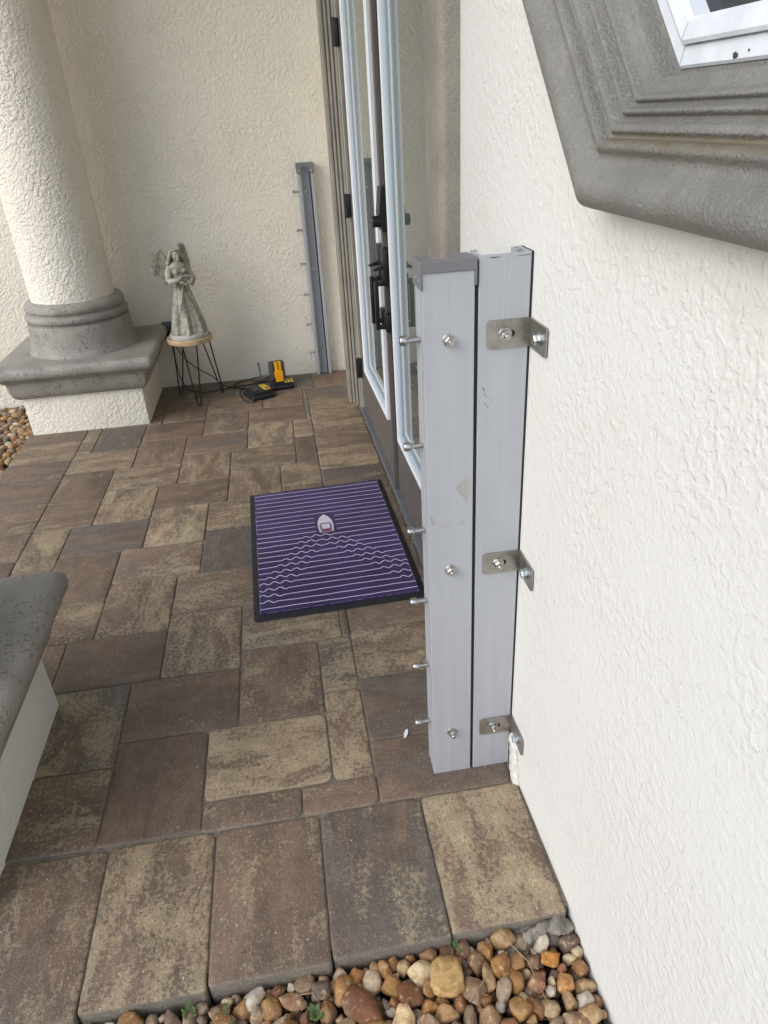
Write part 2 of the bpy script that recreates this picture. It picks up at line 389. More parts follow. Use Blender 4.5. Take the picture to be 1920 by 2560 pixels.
def tone(cx, cy):
    """how tan, how charcoal, how bright each stone is (stones one can recognise are listed)"""
    known = {(0.322, 1.01): (0.14, -0.2, 1.06), (0.07, 1.01): (-0.02, 0.22, 0.92), (-0.19, 1.01): (0.01, -0.3, 0.98), (-0.44, 1.01): (0.11, -0.25, 1.0), (-0.69, 1.01): (0.04, 0.1, 0.95),
             (-0.18, 1.405): (0.15, -0.2, 1.06), (-0.47, 1.36): (-0.12, -0.15, 0.86), (-0.43, 1.655): (-0.08, 0.0, 0.92), (-0.14, 1.70): (0.02, -0.3, 1.0), (0.04, 1.45): (0.12, -0.3, 1.05),
             (0.27, 1.29): (-0.1, 0.1, 0.88), (0.27, 1.52): (-0.14, 0.2, 0.9), (0.27, 1.77): (0.07, -0.2, 1.02), (-0.68, 1.905): (-0.12, -0.1, 0.98), (-0.39, 1.945): (0.08, -0.1, 1.1),
             (-0.635, 2.2): (0.08, -0.1, 1.06), (-0.35, 2.235): (0.04, -0.2, 1.1), (-0.6, 2.485): (0.05, 0.1, 1.1), (-0.3, 2.53): (-0.12, 0.3, 1.0), (-0.55, 2.77): (0.12, 0.1, 1.1), (-0.84, 2.73): (-0.14, 0.25, 1.05)}
    for (a, b_), v in known.items():
        if abs(a - cx) < 0.05 and abs(b_ - cy) < 0.05: return v
    return (rnd.uniform(-0.09, 0.13), rnd.uniform(-0.25, 0.28), rnd.uniform(0.92, 1.1))

def make_paving():
    me = bpy.data.meshes.new('porch_paving'); vs_, fs, uvs, cols, edg = [], [], [], [], []
    for (a0, b0, a1, b1, ax) in rects:
        g = 0.0013; x0, x1, y0, y1 = a0 + g, a1 - g, b0 + g, b1 - g
        w, h = x1 - x0, y1 - y0
        cx, cy = (x0 + x1) / 2, (y0 + y1) / 2
        rcs = [min(rnd.uniform(0.009, 0.027) * (0.4 if cy < 1.1 and q > 1 else 1), w * 0.4, h * 0.4) for q in range(4)]
        out = []
        for q, (qx, qy, sx, sy, a) in enumerate(((x1, y1, -1, -1, 0), (x0, y1, 1, -1, 90), (x0, y0, 1, 1, 180), (x1, y0, -1, 1, 270))):
            rc = rcs[q]
            for k in range(5):
                t_ = math.radians(a + k * 22.5); out.append((qx + sx * rc + rc * math.cos(t_), qy + sy * rc + rc * math.sin(t_)))
        # subdivide the straight sides and let them wander a little
        poly = []
        for k in range(len(out)):
            p, q = out[k], out[(k + 1) % len(out)]; L = math.hypot(q[0] - p[0], q[1] - p[1])
            nseg = max(1, int(L / 0.03))
            for j in range(nseg): poly.append((p[0] + (q[0] - p[0]) * j / nseg, p[1] + (q[1] - p[1]) * j / nseg))
        sd_ = rnd.uniform(0, 50); N = len(poly)
        poly = [(px + (0.0016 * noise.noise(Vector((px * 30, py * 30, sd_))) + 0.0008 * noise.noise(Vector((px * 110, py * 110, sd_)))), py + 0.0016 * noise.noise(Vector((px * 30, py * 30, sd_ + 9)))) for px, py in poly]
        tx, ty = rnd.uniform(-0.005, 0.005), rnd.uniform(-0.005, 0.005); dz = rnd.uniform(-0.0012, 0.0012)
        rings = ((0.0, -0.075), (0.0, -0.0050), (0.0010, -0.0024), (0.0032, -0.0008), (0.0075, 0.0))
        base = len(vs_); uo, vo = rnd.uniform(0, 40), rnd.uniform(0, 40); tn = tone(cx, cy)
        for ri, (ins, z) in enumerate(rings):
            for px, py in poly:
                k = max(0.0, 1 - ins / (min(w, h) / 2)) if min(w, h) < 0.03 else 1.0
                # inset towards the centre lines
                ix = math.copysign(min(ins, abs(px - cx)), px - cx) * (1 if abs(px - cx) > w / 2 - 0.028 else 0)
                iy = math.copysign(min(ins, abs(py - cy)), py - cy) * (1 if abs(py - cy) > h / 2 - 0.028 else 0)
                X, Y = px - ix, py - iy
                vs_.append((X, Y, z + dz + (tx * (X - cx) + ty * (Y - cy) if ri else 0)))
                u, v = (X, Y) if ax == 0 else (Y, X)
                uvs.append((u + uo + z, v + vo + z)); cols.append(tn); edg.append(1.0 if ri < 2 else (0.7 if ri == 2 else (0.3 if ri == 3 else 0.0)))
        for ri in range(len(rings) - 1):
            for k in range(N):
                k2 = (k + 1) % N; fs.append((base + ri * N + k, base + ri * N + k2, base + (ri + 1) * N + k2, base + (ri + 1) * N + k))
        fs.append(tuple(base + (len(rings) - 1) * N + k for k in range(N)))
    me.from_pydata(vs_, [], fs)
    ul = me.uv_layers.new(name='UVMap')
    for l in me.loops: ul.data[l.index].uv = uvs[l.vertex_index]
    me.attributes.new('pv', 'FLOAT_COLOR', 'POINT'); me.attributes.new('edge', 'FLOAT', 'POINT')
    me.attributes['pv'].data.foreach_set('color', [q for c in cols for q in (*c, 1.0)]); me.attributes['edge'].data.foreach_set('value', edg)
    me.materials.append(M['paver']); me.shade_smooth(); me.set_sharp_from_angle(angle=math.radians(50))
    o = bpy.data.objects.new('porch_paving', me); COL.objects.link(o); tag(o, kind='structure')
make_paving()
b = MB(); b.box((-1.508, 0.86, -0.08), (0.47, BACK, -0.0058)); tag(b.build('paving_sand', 'sand'), kind='structure')

# ------------------------------------------------------------------ pebbles (nobody could count them: one object)
def make_gravel():
    protos = []
    for k in range(14):
        b_ = bmesh.new(); bmesh.ops.create_icosphere(b_, subdivisions=3, radius=1)
        sq = rnd.uniform(0.5, 0.85); lg = rnd.uniform(0.6, 1.0)
        vv = []; cuts = [(Vector((rnd.gauss(0, 1), rnd.gauss(0, 1), rnd.gauss(0, 0.8))).normalized(), rnd.uniform(0.48, 0.78)) for _ in range(7)]
        for v in b_.verts:
            c = v.co.copy(); s_ = Vector((k * 7.3, k * 1.7, 2.2))
            r = 1 + 0.42 * noise.noise(c * 0.9 + s_) + 0.20 * noise.noise(c * 2.0 + s_) + 0.05 * noise.noise(c * 5 + s_)
            p = 0.74; c = Vector([math.copysign(abs(q) ** p, q) for q in c])
            q_ = Vector((c.x * r, c.y * r * lg, c.z * r * sq))
            for pn, pd in cuts:
                e_ = q_.dot(pn) - pd
                if e_ > 0: q_ -= pn * e_ * 0.88
            vv.append(q_)
        fo = [[v.index for v in f.verts] for f in b_.faces]; b_.free(); protos.append((vv, fo))
    protos2 = []
    for k in range(6):
        b_ = bmesh.new(); bmesh.ops.create_icosphere(b_, subdivisions=2, radius=1)
        sq = rnd.uniform(0.55, 0.85)
        vv = [Vector((v.co.x * (1 + .25 * noise.noise(v.co + Vector((k * 5, 0, 0)))), v.co.y * 0.85, v.co.z * sq)) for v in b_.verts]
        fo = [[v.index for v in f.verts] for f in b_.faces]; b_.free(); protos2.append((vv, fo))
    pal = [srgb(150, 108, 64), srgb(172, 130, 80), srgb(192, 164, 120), srgb(214, 196, 160), srgb(134, 110, 86), srgb(118, 102, 88), srgb(140, 96, 62), srgb(180, 142, 96), srgb(112, 76, 56), srgb(196, 186, 168), srgb(160, 118, 66), srgb(150, 132, 110), srgb(104, 90, 78), srgb(170, 140, 100)]
    vs_, fs, cols = [], [], []
    def put(x, y, z, r, P, flat=0.35, col=None):
        vv, fo = rnd.choice(P); q = Euler((rnd.gauss(0, flat), rnd.gauss(0, flat), rnd.uniform(0, 6.28))).to_matrix()
        base = len(vs_); c = col or rnd.choice(pal); g = rnd.uniform(0.74, 1.1); c = (c[0] * g, c[1] * g, c[2] * g, 1)
        for v in vv: vs_.append(tuple(q @ (v * r) + Vector((x, y, z)))); cols.append(c)
        for f in fo: fs.append([base + i for i in f])
    def scatter(x0, x1, y0, y1, rmin, rmax, n, P, z, ok, fixed=()):
        cell = {}
        placed = []
        def near(x, y, r):
            i, j = int(x / 0.07), int(y / 0.07)
            for a in (-1, 0, 1):
                for c in (-1, 0, 1):
                    for (px, py, pr) in cell.get((i + a, j + c), ()):
                        if math.hypot(px - x, py - y) < (pr + r) * 0.86: return True
            return False
        for (x, y, r, c) in fixed:
            cell.setdefault((int(x / 0.07), int(y / 0.07)), []).append((x, y, r)); put(x, y, z + r * 0.35, r * 1.22, P, 0.2, c)
        for it in range(n):
            f = it / n; r = rmax + (rmin - rmax) * min(1, f * 1.35) ** 0.55; r *= rnd.uniform(0.85, 1.1)
            x, y = rnd.uniform(x0, x1), rnd.uniform(y0, y1)
            if not ok(x, y, r) or near(x, y, r): continue
            cell.setdefault((int(x / 0.07), int(y / 0.07)), []).append((x, y, r))
            put(x, y, z + rnd.uniform(-0.004, 0.008) + r * 0.2, r * 1.28, P)
    fy = lambda x: 0.842 - 0.028 * (0.32 - x)
    big = [(0.118, 0.795, 0.027, srgb(214, 190, 150)), (0.172, 0.772, 0.033, srgb(204, 166, 106)), (0.0, 0.745, 0.035, srgb(112, 70, 46)), (0.068, 0.715, 0.026, srgb(214, 186, 140)), (-0.014, 0.812, 0.016, srgb(190, 130, 70)),
           (0.235, 0.79, 0.02, srgb(120, 92, 66)), (0.085, 0.755, 0.022, srgb(126, 80, 48)), (0.385, 0.775, 0.02, srgb(196, 134, 60)), (-0.15, 0.79, 0.02, srgb(150, 116, 88)), (0.02, 0.79, 0.02, srgb(222, 200, 166)), (0.345, 0.735, 0.021, srgb(150, 110, 84)), (0.40, 0.725, 0.02, srgb(190, 140, 84))]
    okf = lambda x, y, r: x < wx(y) - r * 0.8 and y < fy(x) - r * 0.75
    scatter(-0.9, 0.46, 0.46, 0.86, 0.0085, 0.021, 16000, protos, -0.042, okf, big)
    for k in range(1100):                                   # a lower layer that fills the gaps
        x, y = rnd.uniform(-0.9, 0.46), rnd.uniform(0.46, 0.86); r = rnd.uniform(0.009, 0.016)
        if okf(x, y, r): put(x, y, -0.058, r * 1.1, protos2)
    okl = lambda x, y, r: x < -1.515 - r * 0.7 and y < BACK - r
    scatter(-2.7, -1.5, 2.9, BACK, 0.012, 0.026, 9000, protos2, -0.045, okl)
    for k in range(900):
        x, y = rnd.uniform(-2.6, -1.53), rnd.uniform(2.95, BACK - 0.02); r = rnd.uniform(0.012, 0.02)
        put(x, y, -0.066, r, protos2)
    okn = lambda x, y, r: x < -1.515 - r * 0.7
    scatter(-2.5, -1.5, 0.5, 2.9, 0.016, 0.028, 4000, protos2, -0.045, okn)
    me = bpy.data.meshes.new('river_gravel'); me.from_pydata(vs_, [], fs)
    ca = me.attributes.new('pc', 'FLOAT_COLOR', 'POINT')
    for k, c in enumerate(cols): ca.data[k].color = c
    me.materials.append(M['pebble']); me.shade_smooth()
    o = bpy.data.objects.new('river_gravel', me); COL.objects.link(o)
    tag(o, 'loose tan and brown river pebbles bedding the ground around the paving', 'gravel', kind='stuff')
make_gravel()

# ------------------------------------------------------------------ house
house = thing('house', 'cream stucco house with grey trim around its doors and eight-sided window', 'house', (0.45, 2.5, 0))
# right wall with an eight-sided opening (apothem AP around YC, ZC)
YC, ZC, AP = 0.75, 1.88, 0.36
def octa(ap): return [(YC + ap / math.cos(PI / 8) * math.cos(PI / 8 + k * PI / 4), ZC + ap / math.cos(PI / 8) * math.sin(PI / 8 + k * PI / 4)) for k in range(8)]
def wall_sheet():
    b = MB()
    q = lambda y0, z0, y1, z1: b.add([wp(0, y0, z0), wp(0, y1, z0), wp(0, y1, z1), wp(0, y0, z1)], [(0, 1, 2, 3)])
    ZB, ZT = -0.25, 3.75
    q(-3.0, ZB, YC - 0.45, ZT); q(YC + 0.45, ZB, 1.84, ZT); q(YC - 0.45, ZB, YC + 0.45, ZC - 0.45); q(YC - 0.45, ZC + 0.45, YC + 0.45, ZT)
    q(1.84, 2.45, 3.92, ZT); q(3.92, ZB, BACK, ZT)
    o8 = octa(AP + 0.04); sq = [(YC + 0.45 * cx, ZC + 0.45 * cz) for cx, cz in ((1, .414), (.414, 1), (-.414, 1), (-1, .414), (-1, -.414), (-.414, -1), (.414, -1), (1, -.414))]
    for k in range(8):
        a, c = o8[k], o8[(k + 1) % 8]; d, e = sq[k], sq[(k + 1) % 8]
        b.add([wp(0, *a), wp(0, *c), wp(0, *e), wp(0, *d)], [(0, 1, 2, 3)])
    for (s1_, s2_) in ((1, 1), (-1, 1), (-1, -1), (1, -1)):
        b.add([wp(0, YC + .45 * s1_, ZC + .45 * s2_), wp(0, YC + .45 * s1_, ZC + .45 * .414 * s2_), wp(0, YC + .45 * .414 * s1_, ZC + .45 * s2_)], [(0, 1, 2)])
    # reveals and the block behind the sheet
    b.box((0.26, -3.0, -0.25), (0.40, 0.30, 3.75), fn=WF); b.box((0.26, 1.2, -0.25), (0.40, BACK, 3.75), fn=WF); b.box((0.42, 0.30, -0.25), (0.5, 1.2, 3.75), fn=WF)
    return b.build('wall', 'stucco_flat', house)
wall_sheet()
b = MB(); b.add([(-7, BACK, -0.25), (0.7, BACK, -0.25), (0.7, BACK, 4.0), (-7, BACK, 4.0)], [(0, 1, 2, 3)]); b.box((-7, BACK + 0.1, -0.25), (0.7, BACK + 0.3, 4.0)); b.build('wall', 'stucco', house)
b = MB(); b.box((-1.75, 1.1, 3.72), (0.9, BACK, 3.80)); b.build('porch_ceiling', 'soffit', house)
b = MB(); b.box((-1.85, 1.1, 3.802), (6.0, BACK + 3, 4.2)); b.box((0.42, -3.2, 3.80), (6.0, 1.09, 4.10)); b.build('roof', 'roof', house)

# window: painted surround, white frame, dark pane
def ring8(b, a0, o0, a1, o1, mat=None):
    A, B = octa(a0), octa(a1)
    for k in range(8):
        k2 = (k + 1) % 8
        n = 6; vv = []
        for i in range(n + 1):
            f = i / n
            for (P, o_) in ((A, o0), (B, o1)):
                vv.append(wp(o_, P[k][0] + (P[k2][0] - P[k][0]) * f, P[k][1] + (P[k2][1] - P[k][1]) * f))
        b.add(vv, [(2 * i, 2 * i + 2, 2 * i + 3, 2 * i + 1) for i in range(n)], mat)
win = None
b = MB()
key = [(0.497, 0.004), (0.503, -0.014), (0.503, -0.034), (0.497, -0.052), (0.484, -0.063), (0.468, -0.063), (0.455, -0.054), (0.446, -0.045), (0.438, -0.044), (0.430, -0.050), (0.424, -0.049), (0.421, -0.042), (0.420, -0.034), (0.4165, -0.033), (0.412, -0.037), (0.406, -0.034), (0.402, -0.024), (0.3985, -0.021), (0.395, -0.027), (0.391, -0.027), (0.388, -0.017), (0.385, -0.011), (0.382, -0.016), (0.378, -0.015), (0.374, -0.005), (0.367, 0.001), (0.362, 0.003), (0.3595, 0.009), (0.3590, 0.03), (0.352, 0.035), (0.350, 0.07)]
prof = []
for i in range(len(key) - 1):
    p0, p1, p2, p3 = (Vector(key[max(0, min(len(key) - 1, i + q))]) for q in (-1, 0, 1, 2))
    for k in range(4):
        t_ = k / 4; prof.append(tuple(0.5 * ((2 * p1) + (p2 - p0) * t_ + (2 * p0 - 5 * p1 + 4 * p2 - p3) * t_ ** 2 + (3 * p1 - p0 - 3 * p2 + p3) * t_ ** 3)))
prof.append(key[-1])
for (a0, o0), (a1, o1) in zip(prof, prof[1:]): ring8(b, a0, o0, a1, o1)
bmesh.ops.remove_doubles(b.bm, verts=b.bm.verts[:], dist=0.0004)
b2 = MB()
for (a0, o0), (a1, o1) in zip(((0.353, 0.066), (0.353, 0.030), (0.350, 0.027), (0.332, 0.027), (0.330, 0.030), (0.330, 0.022), (0.326, 0.020), (0.309, 0.022), (0.305, 0.026), (0.303, 0.052)), ((0.353, 0.030), (0.350, 0.027), (0.332, 0.027), (0.330, 0.030), (0.330, 0.022), (0.326, 0.020), (0.309, 0.022), (0.305, 0.026), (0.303, 0.052), (0.303, 0.052))):
    if (a0, o0) != (a1, o1): ring8(b2, a0, o0, a1, o1)
bmesh.ops.remove_doubles(b2.bm, verts=b2.bm.verts[:], dist=0.0003)
win = b2.build('window', 'win_white', house, 30)
b.build('window_surround', 'surround', win, 42)
b = MB(); A_, B_ = octa(0.3515)[6], octa(0.3315)[6]; b.add([wp(0.0264, A_[0] - 0.0004, A_[1]), wp(0.0264, A_[0] + 0.0004, A_[1]), wp(0.0264, B_[0] + 0.0004, B_[1]), wp(0.0264, B_[0] - 0.0004, B_[1])], [(0, 1, 2, 3)]); b.build('mitre_seam', 'smudge', win)
b = MB(); A_, B_ = octa(0.3255)[6], octa(0.3095)[6]; b.add([wp(0.0195, A_[0] - 0.0004, A_[1]), wp(0.0195, A_[0] + 0.0004, A_[1]), wp(0.0212, B_[0] + 0.0004, B_[1]), wp(0.0212, B_[0] - 0.0004, B_[1])], [(0, 1, 2, 3)]); b.build('mitre_seam', 'smudge', win)
b = MB(); b.ico(wp(0.026, 0.788, 1.5335), (0.0012, 0.0042, 0.0028), sub=2, jit=0.7, seed=4); b.build('dirt_speck', 'twig_dark', win)
b = MB(); b.ico(wp(0.026, 0.766, 1.5360), (0.0008, 0.0012, 0.0012), sub=2, jit=0.6, seed=9); b.build('dirt_speck', 'twig_dark', win)
b = MB(); b.add([wp(0.045, *p) for p in octa(0.304)], [tuple(range(8))]); b.build('pane', 'wglass', win)

# door surround: a near pilaster in pitted render and a stepped far frame
b = MB()
pr = [(0.06, 1.752), (-0.034, 1.75)]
for k in range(9): t_ = math.radians(k * 10); pr.append((-0.052 + 0.018 * (1 - math.sin(t_)) , 1.772 - 0.022 * math.cos(t_)))
pr += [(-0.0535, 1.80), (-0.0535, 1.84), (-0.051, 1.88), (-0.046, 1.92), (-0.038, 1.95), (-0.02, 1.972), (0.01, 1.98)]
b.prism(pr, lambda u, v, t_: wp(u + 0.003, v, t_), -0.1, 2.6)
b.build('door_surround', 'trim_pit', house, 50)
b = MB()
b.prism([(0.06, 4.17), (-0.050, 4.165), (-0.055, 4.155), (-0.056, 4.045), (-0.053, 4.036), (-0.044, 4.034), (-0.042, 4.044), (-0.039, 4.044), (-0.037, 4.022), (-0.031, 4.016), (-0.026, 4.016), (-0.025, 4.028), (-0.022, 4.028), (-0.020, 3.998), (-0.014, 3.990), (-0.010, 3.990), (-0.009, 4.004), (-0.006, 4.004), (-0.004, 3.962), (0.002, 3.956), (0.006, 3.956), (0.0075, 3.925), (0.012, 3.918), (0.06, 3.915)], lambda u, v, t_: dp(u, v, t_), -0.03, 2.6)
b.build('door_jamb', 'trim', house, 20)
b = MB(); b.box((-0.008, 1.86, -0.05), (0.06, 3.93, 0.006), bev=0.003, fn=DF); b.build('door_threshold', 'plate', house)
b = MB(); b.box((-0.02, 1.84, 2.40), (0.06, 4.0, 2.45), fn=DF); b.build('door_head', 'trim', house)

def door_leaf(y0, y1, ly0, ly1):
    lz0, lz1 = 0.285, 2.28
    b = MB(); b.box((0.016, y0, 0.012), (0.02, y1, lz0 + 0.012), fn=DF); b.box((0.016, y0, lz1 - 0.012), (0.02, y1, 2.395), fn=DF)
    b.box((0.016, y0, lz0 + 0.012), (0.02, ly0 + 0.012, lz1 - 0.012), fn=DF); b.box((0.016, ly1 - 0.012, lz0 + 0.012), (0.02, y1, lz1 - 0.012), fn=DF)
    b.box((0.02, y0, 0.012), (0.058, y1, 0.2), fn=DF)
    for (e0, e1) in ((y0, y0 + 0.06), (y1 - 0.06, y1)): b.box((0.02, e0, 0.2), (0.058, e1, 2.395), fn=DF)
    d = b.build('door', 'door', house)
    # raised white frame round the glass, mitred, then the recessed bead with its shade painted in as blue-grey
    def frame(prof_, name, mat):
        b_ = MB()
        for (i0, o0), (i1, o1) in zip(prof_, prof_[1:]):
            P = lambda i, o_: [dp(o_, ly0 + i, lz0 + i), dp(o_, ly1 - i, lz0 + i), dp(o_, ly1 - i, lz1 - i), dp(o_, ly0 + i, lz1 - i)]
            A, B = P(i0, o0), P(i1, o1)
            for k in range(4): b_.add([A[k], A[(k + 1) % 4], B[(k + 1) % 4], B[k]], [(0, 1, 2, 3)])
        bmesh.ops.remove_doubles(b_.bm, verts=b_.bm.verts[:], dist=0.0001)
        return b_.build(name, mat, d)
    frame([(0, 0.017), (0, 0.004), (0.003, 0.0), (0.010, -0.003), (0.018, -0.003), (0.022, 0.001), (0.0225, 0.006)], 'lite_frame', 'white')
    frame([(0.0225, 0.006), (0.036, 0.010), (0.038, 0.016)], 'glazing_bead', 'bead')
    frame([(0.038, 0.016), (0.050, 0.020), (0.052, 0.025), (0.057, 0.026)], 'inner_bead', 'bead_shade')
    frame([(0.057, 0.026), (0.0572, 0.0225), (0.061, 0.0225), (0.0615, 0.031)], 'glazing_seal', 'white')
    b = MB(); b.box((0.029, ly0 + 0.055, lz0 + 0.055), (0.034, ly1 - 0.055, lz1 - 0.055), fn=DF); b.build('glass', 'glass', d)
    return d
dl = door_leaf(2.872, 3.908, 2.995, 3.70)
dr = door_leaf(1.80, 2.868, 1.90, 2.735)
b = MB(); b.box((-0.004, 2.845, 0.012), (0.0158, 2.8699, 2.395), bev=0.003, fn=DF); b.build('astragal', 'door', dr)
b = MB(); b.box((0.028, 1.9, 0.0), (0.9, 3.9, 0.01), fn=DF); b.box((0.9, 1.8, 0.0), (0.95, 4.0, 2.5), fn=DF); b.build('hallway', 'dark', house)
for z in (0.245, 1.10, 1.84):
    b = MB(); b.box((-0.006, 3.909, z - 0.055), (0.018, 3.945, z + 0.055), bev=0.003, fn=DF); b.tube([dp(-0.008, 3.915, z - 0.057), dp(-0.008, 3.915, z + 0.057)], 0.007); b.build('hinge', 'black', dl, 40)
def handle_set(d, yc):
    b = MB()
    b.box((-0.014, yc - 0.034, 0.925), (0.017, yc + 0.034, 1.055), bev=0.005, fn=DF)           # upper escutcheon
    b.box((-0.012, yc - 0.026, 0.735), (0.017, yc + 0.026, 0.805), bev=0.005, fn=DF)           # lower mount
    b.box((-0.050, yc - 0.011, 0.745), (-0.034, yc + 0.011, 0.934), bev=0.003, fn=DF)
    b.box((-0.036, yc - 0.010, 0.915), (0.003, yc + 0.010, 0.933), bev=0.003, fn=DF); b.box((-0.036, yc - 0.010, 0.746), (0.003, yc + 0.010, 0.764), bev=0.003, fn=DF)
    b.prism([(-0.01, 0.994), (-0.036, 0.986), (-0.050, 0.978), (-0.050, 0.973), (-0.034, 0.975), (-0.01, 0.976)], lambda u, v, t_: dp(u, t_, v), yc - 0.013, yc + 0.013)
    b.build('handle', 'black', d, 35)
handle_set(dl, 2.93); handle_set(dr, 2.825)
b = MB(); b.prism([(0.016, 1.272), (-0.010, 1.268), (-0.020, 1.18), (-0.012, 1.118), (0.016, 1.114)], lambda u, v, t_: dp(u, t_, v), 2.785, 2.868); b.tube([dp(-0.012, 2.827, 1.150), dp(-0.040, 2.827, 1.150), dp(-0.043, 2.827, 1.150)], [0.021, 0.021, 0.018], n=20); b.build('deadbolt', 'black', dr, 35)
setback(house)

# ------------------------------------------------------------------ porch columns
def make_column(cx, cy, label, back=None):
    r = thing('porch_column', label, 'column', (cx, cy, 0), 'columns along the open side of the porch')
    hw = 0.326; y1 = back if back else cy + hw
    x0, x1, y0 = cx - hw, cx + hw, cy - hw
    b = MB(); b.box((x0, y0, -0.2), (x1, y1, 0.23), bev=0.006); b.build('pedestal', 'stucco' if back else 'stucco_flat', r, 40)
    prof = [(0.0, 0.222), (0.018, 0.223), (0.030, 0.232), (0.040, 0.250), (0.046, 0.275), (0.049, 0.305), (0.050, 0.322), (0.064, 0.326), (0.067, 0.330), (0.068, 0.342), (0.084, 0.343), (0.096, 0.350), (0.104, 0.363), (0.106, 0.380), (0.103, 0.396), (0.094, 0.407), (0.080, 0.412)]
    b = MB(); vs_, fs = [], []
    ye = (y1 - 0.002) if back else None
    def ring(off, z):
        rc = 0.012 + off * 0.12; pts = []
        yb = ye if back else y1 + off
        for (qx, qy, sx, sy, a) in ((x1 + off, yb, -1, -1, 0), (x0 - off, yb, 1, -1, 90), (x0 - off, y0 - off, 1, 1, 180), (x1 + off, y0 - off, -1, 1, 270)):
            for k in range(4):
                t_ = math.radians(a + 30 * k); pts.append((qx + sx * rc + rc * math.cos(t_), qy + sy * rc + rc * math.sin(t_), z))
        return pts
    for off, z in prof: vs_ += ring(off, z)
    N = 16
    for i in range(len(prof) - 1):
        for k in range(N): fs.append((i * N + k, i * N + (k + 1) % N, (i + 1) * N + (k + 1) % N, (i + 1) * N + k))
    fs.append(tuple(range(N))[::-1]); fs.append(tuple((len(prof) - 1) * N + k for k in range(N)))
    b.add(vs_, fs); b.build('pedestal_cap', 'cast', r, 40)
    b = MB(); b.lathe([(0.308, 0.410), (0.306, 0.420), (0.298, 0.428), (0.292, 0.445), (0.286, 0.475), (0.281, 0.53), (0.280, 0.565), (0.276, 0.574), (0.264, 0.578), (0.262, 0.583), (0.274, 0.588), (0.281, 0.598), (0.281, 0.612), (0.274, 0.624), (0.262, 0.629), (0.261, 0.634), (0.268, 0.640), (0.273, 0.652), (0.270, 0.668), (0.256, 0.684), (0.238, 0.692), (0.20, 0.694)], (cx, cy, 0), 72)
    b.build('column_base', 'cast', r, 35)
    b = MB(); b.lathe([(0.226, 0.688), (0.226, 1.2), (0.225, 1.8), (0.222, 2.6), (0.220, 3.718)], (cx, cy, 0), 72); b.build('column_shaft', 'stucco_col', r, 35)
    setback(r)
    return r
make_column(-1.160, 4.360, 'round white stucco column on grey capped pedestal against the back wall', BACK - 0.002)
make_column(-1.131, 1.405, 'near white pedestal with a smooth grey cap cut off by the left edge')

# ------------------------------------------------------------------ barrier posts
def bolt_left(parent, x, y, z, L=0.038):
    """socket-head clamp bolt pointing to -x from the flange at x"""
    b = MB()
    b.tube([(x, y, z), (x - L + 0.014, y, z)], 0.0054, n=12)
    for k in range(9): b.tube([(x - 0.004 - k * 0.0017, y, z), (x - 0.0048 - k * 0.0017, y, z)], 0.0061, n=12)
    xh = x - L + 0.014
    b.lathe([(0.0075, 0.0), (0.0093, 0.0015), (0.0093, 0.0125), (0.0085, 0.014), (0.0052, 0.014), (0.0046, 0.0085)], (0, 0, 0), 18, None, lambda v: Vector((xh - v.z, y + v.x, z + v.y)))
    return b.build('clamp_bolt', 'steel', parent, 35)
def nut_front(parent, x, y, z, name='nut', af=0.0170, mat='steel', stud=0.012, ax='y'):
    """hex nut with a stud end, facing -y"""
    fn = (lambda v: Vector((x + v.x, y - v.z, z + v.y))) if ax == 'y' else (lambda v: Vector((x - v.z, y + v.x, z + v.y)))
    b = MB(); r = af / 2 / math.cos(PI / 6)
    b.lathe([(r * 1.32, 0.0), (r * 1.32, 0.0012), (r * 1.28, 0.0016)], n=24, fn=fn)
    a0 = rnd.uniform(0, 1); rot = lambda v: fn(Vector((v.x * math.cos(a0) - v.y * math.sin(a0), v.x * math.sin(a0) + v.y * math.cos(a0), v.z)))
    b.lathe([(r, 0.0016), (r, 0.0092), (r * 0.86, 0.0104)], n=6, fn=rot)
    b.lathe([(0.0064, 0.0105), (0.0066, 0.0095), (0.0052, 0.010), (0.0052, 0.010 + stud * 0.75), (0.0044, 0.0105 + stud * 0.8)], n=14, fn=fn)
    return b.build(name, mat, parent, 30)
BZ = (1.131, 0.9165, 0.7185, 0.5325, 0.342, 0.157)

def channel(x0, x1, yw, yf, zt, t_=0.004, lip=0.0):
    """web at yw, flanges running to yf"""
    s_ = 1 if yf > yw else -1
    b = MB()
    xc = (x0 + x1) / 2
    # outer skin drawn as one profile: web with a fine groove, flanges with ridges
    def P(pts): return pts
    out = [(x0, yf), (x0, yf - s_ * 0.010), (x0 + 0.0008, yf - s_ * 0.0112), (x0 + 0.0008, yf - s_ * 0.022), (x0, yf - s_ * 0.0232), (x0, yf - s_ * 0.034), (x0 + 0.0009, yf - s_ * 0.0352), (x0 + 0.0009, yf - s_ * 0.0415), (x0, yf - s_ * 0.0427),
           (x0, yw + s_ * 0.001), (x0 + 0.001, yw), (xc - 0.0009, yw), (xc, yw - s_ * 0.0005), (xc + 0.0009, yw), (x1 - 0.001, yw), (x1, yw + s_ * 0.001), (x1, yf), (x1 - t_, yf), (x1 - t_, yw + s_ * t_), (x0 + t_, yw + s_ * t_), (x0 + t_, yf)]
    b.prism(out, lambda u, v, z: (u, v, z), 0.0, zt)
    return b
def marks(parent, name, quads, y, mat):
    for q in quads:
        b = MB(); b.add([(u, y, v) for u, v in q], [tuple(range(len(q)))]); b.build(name, mat, parent)

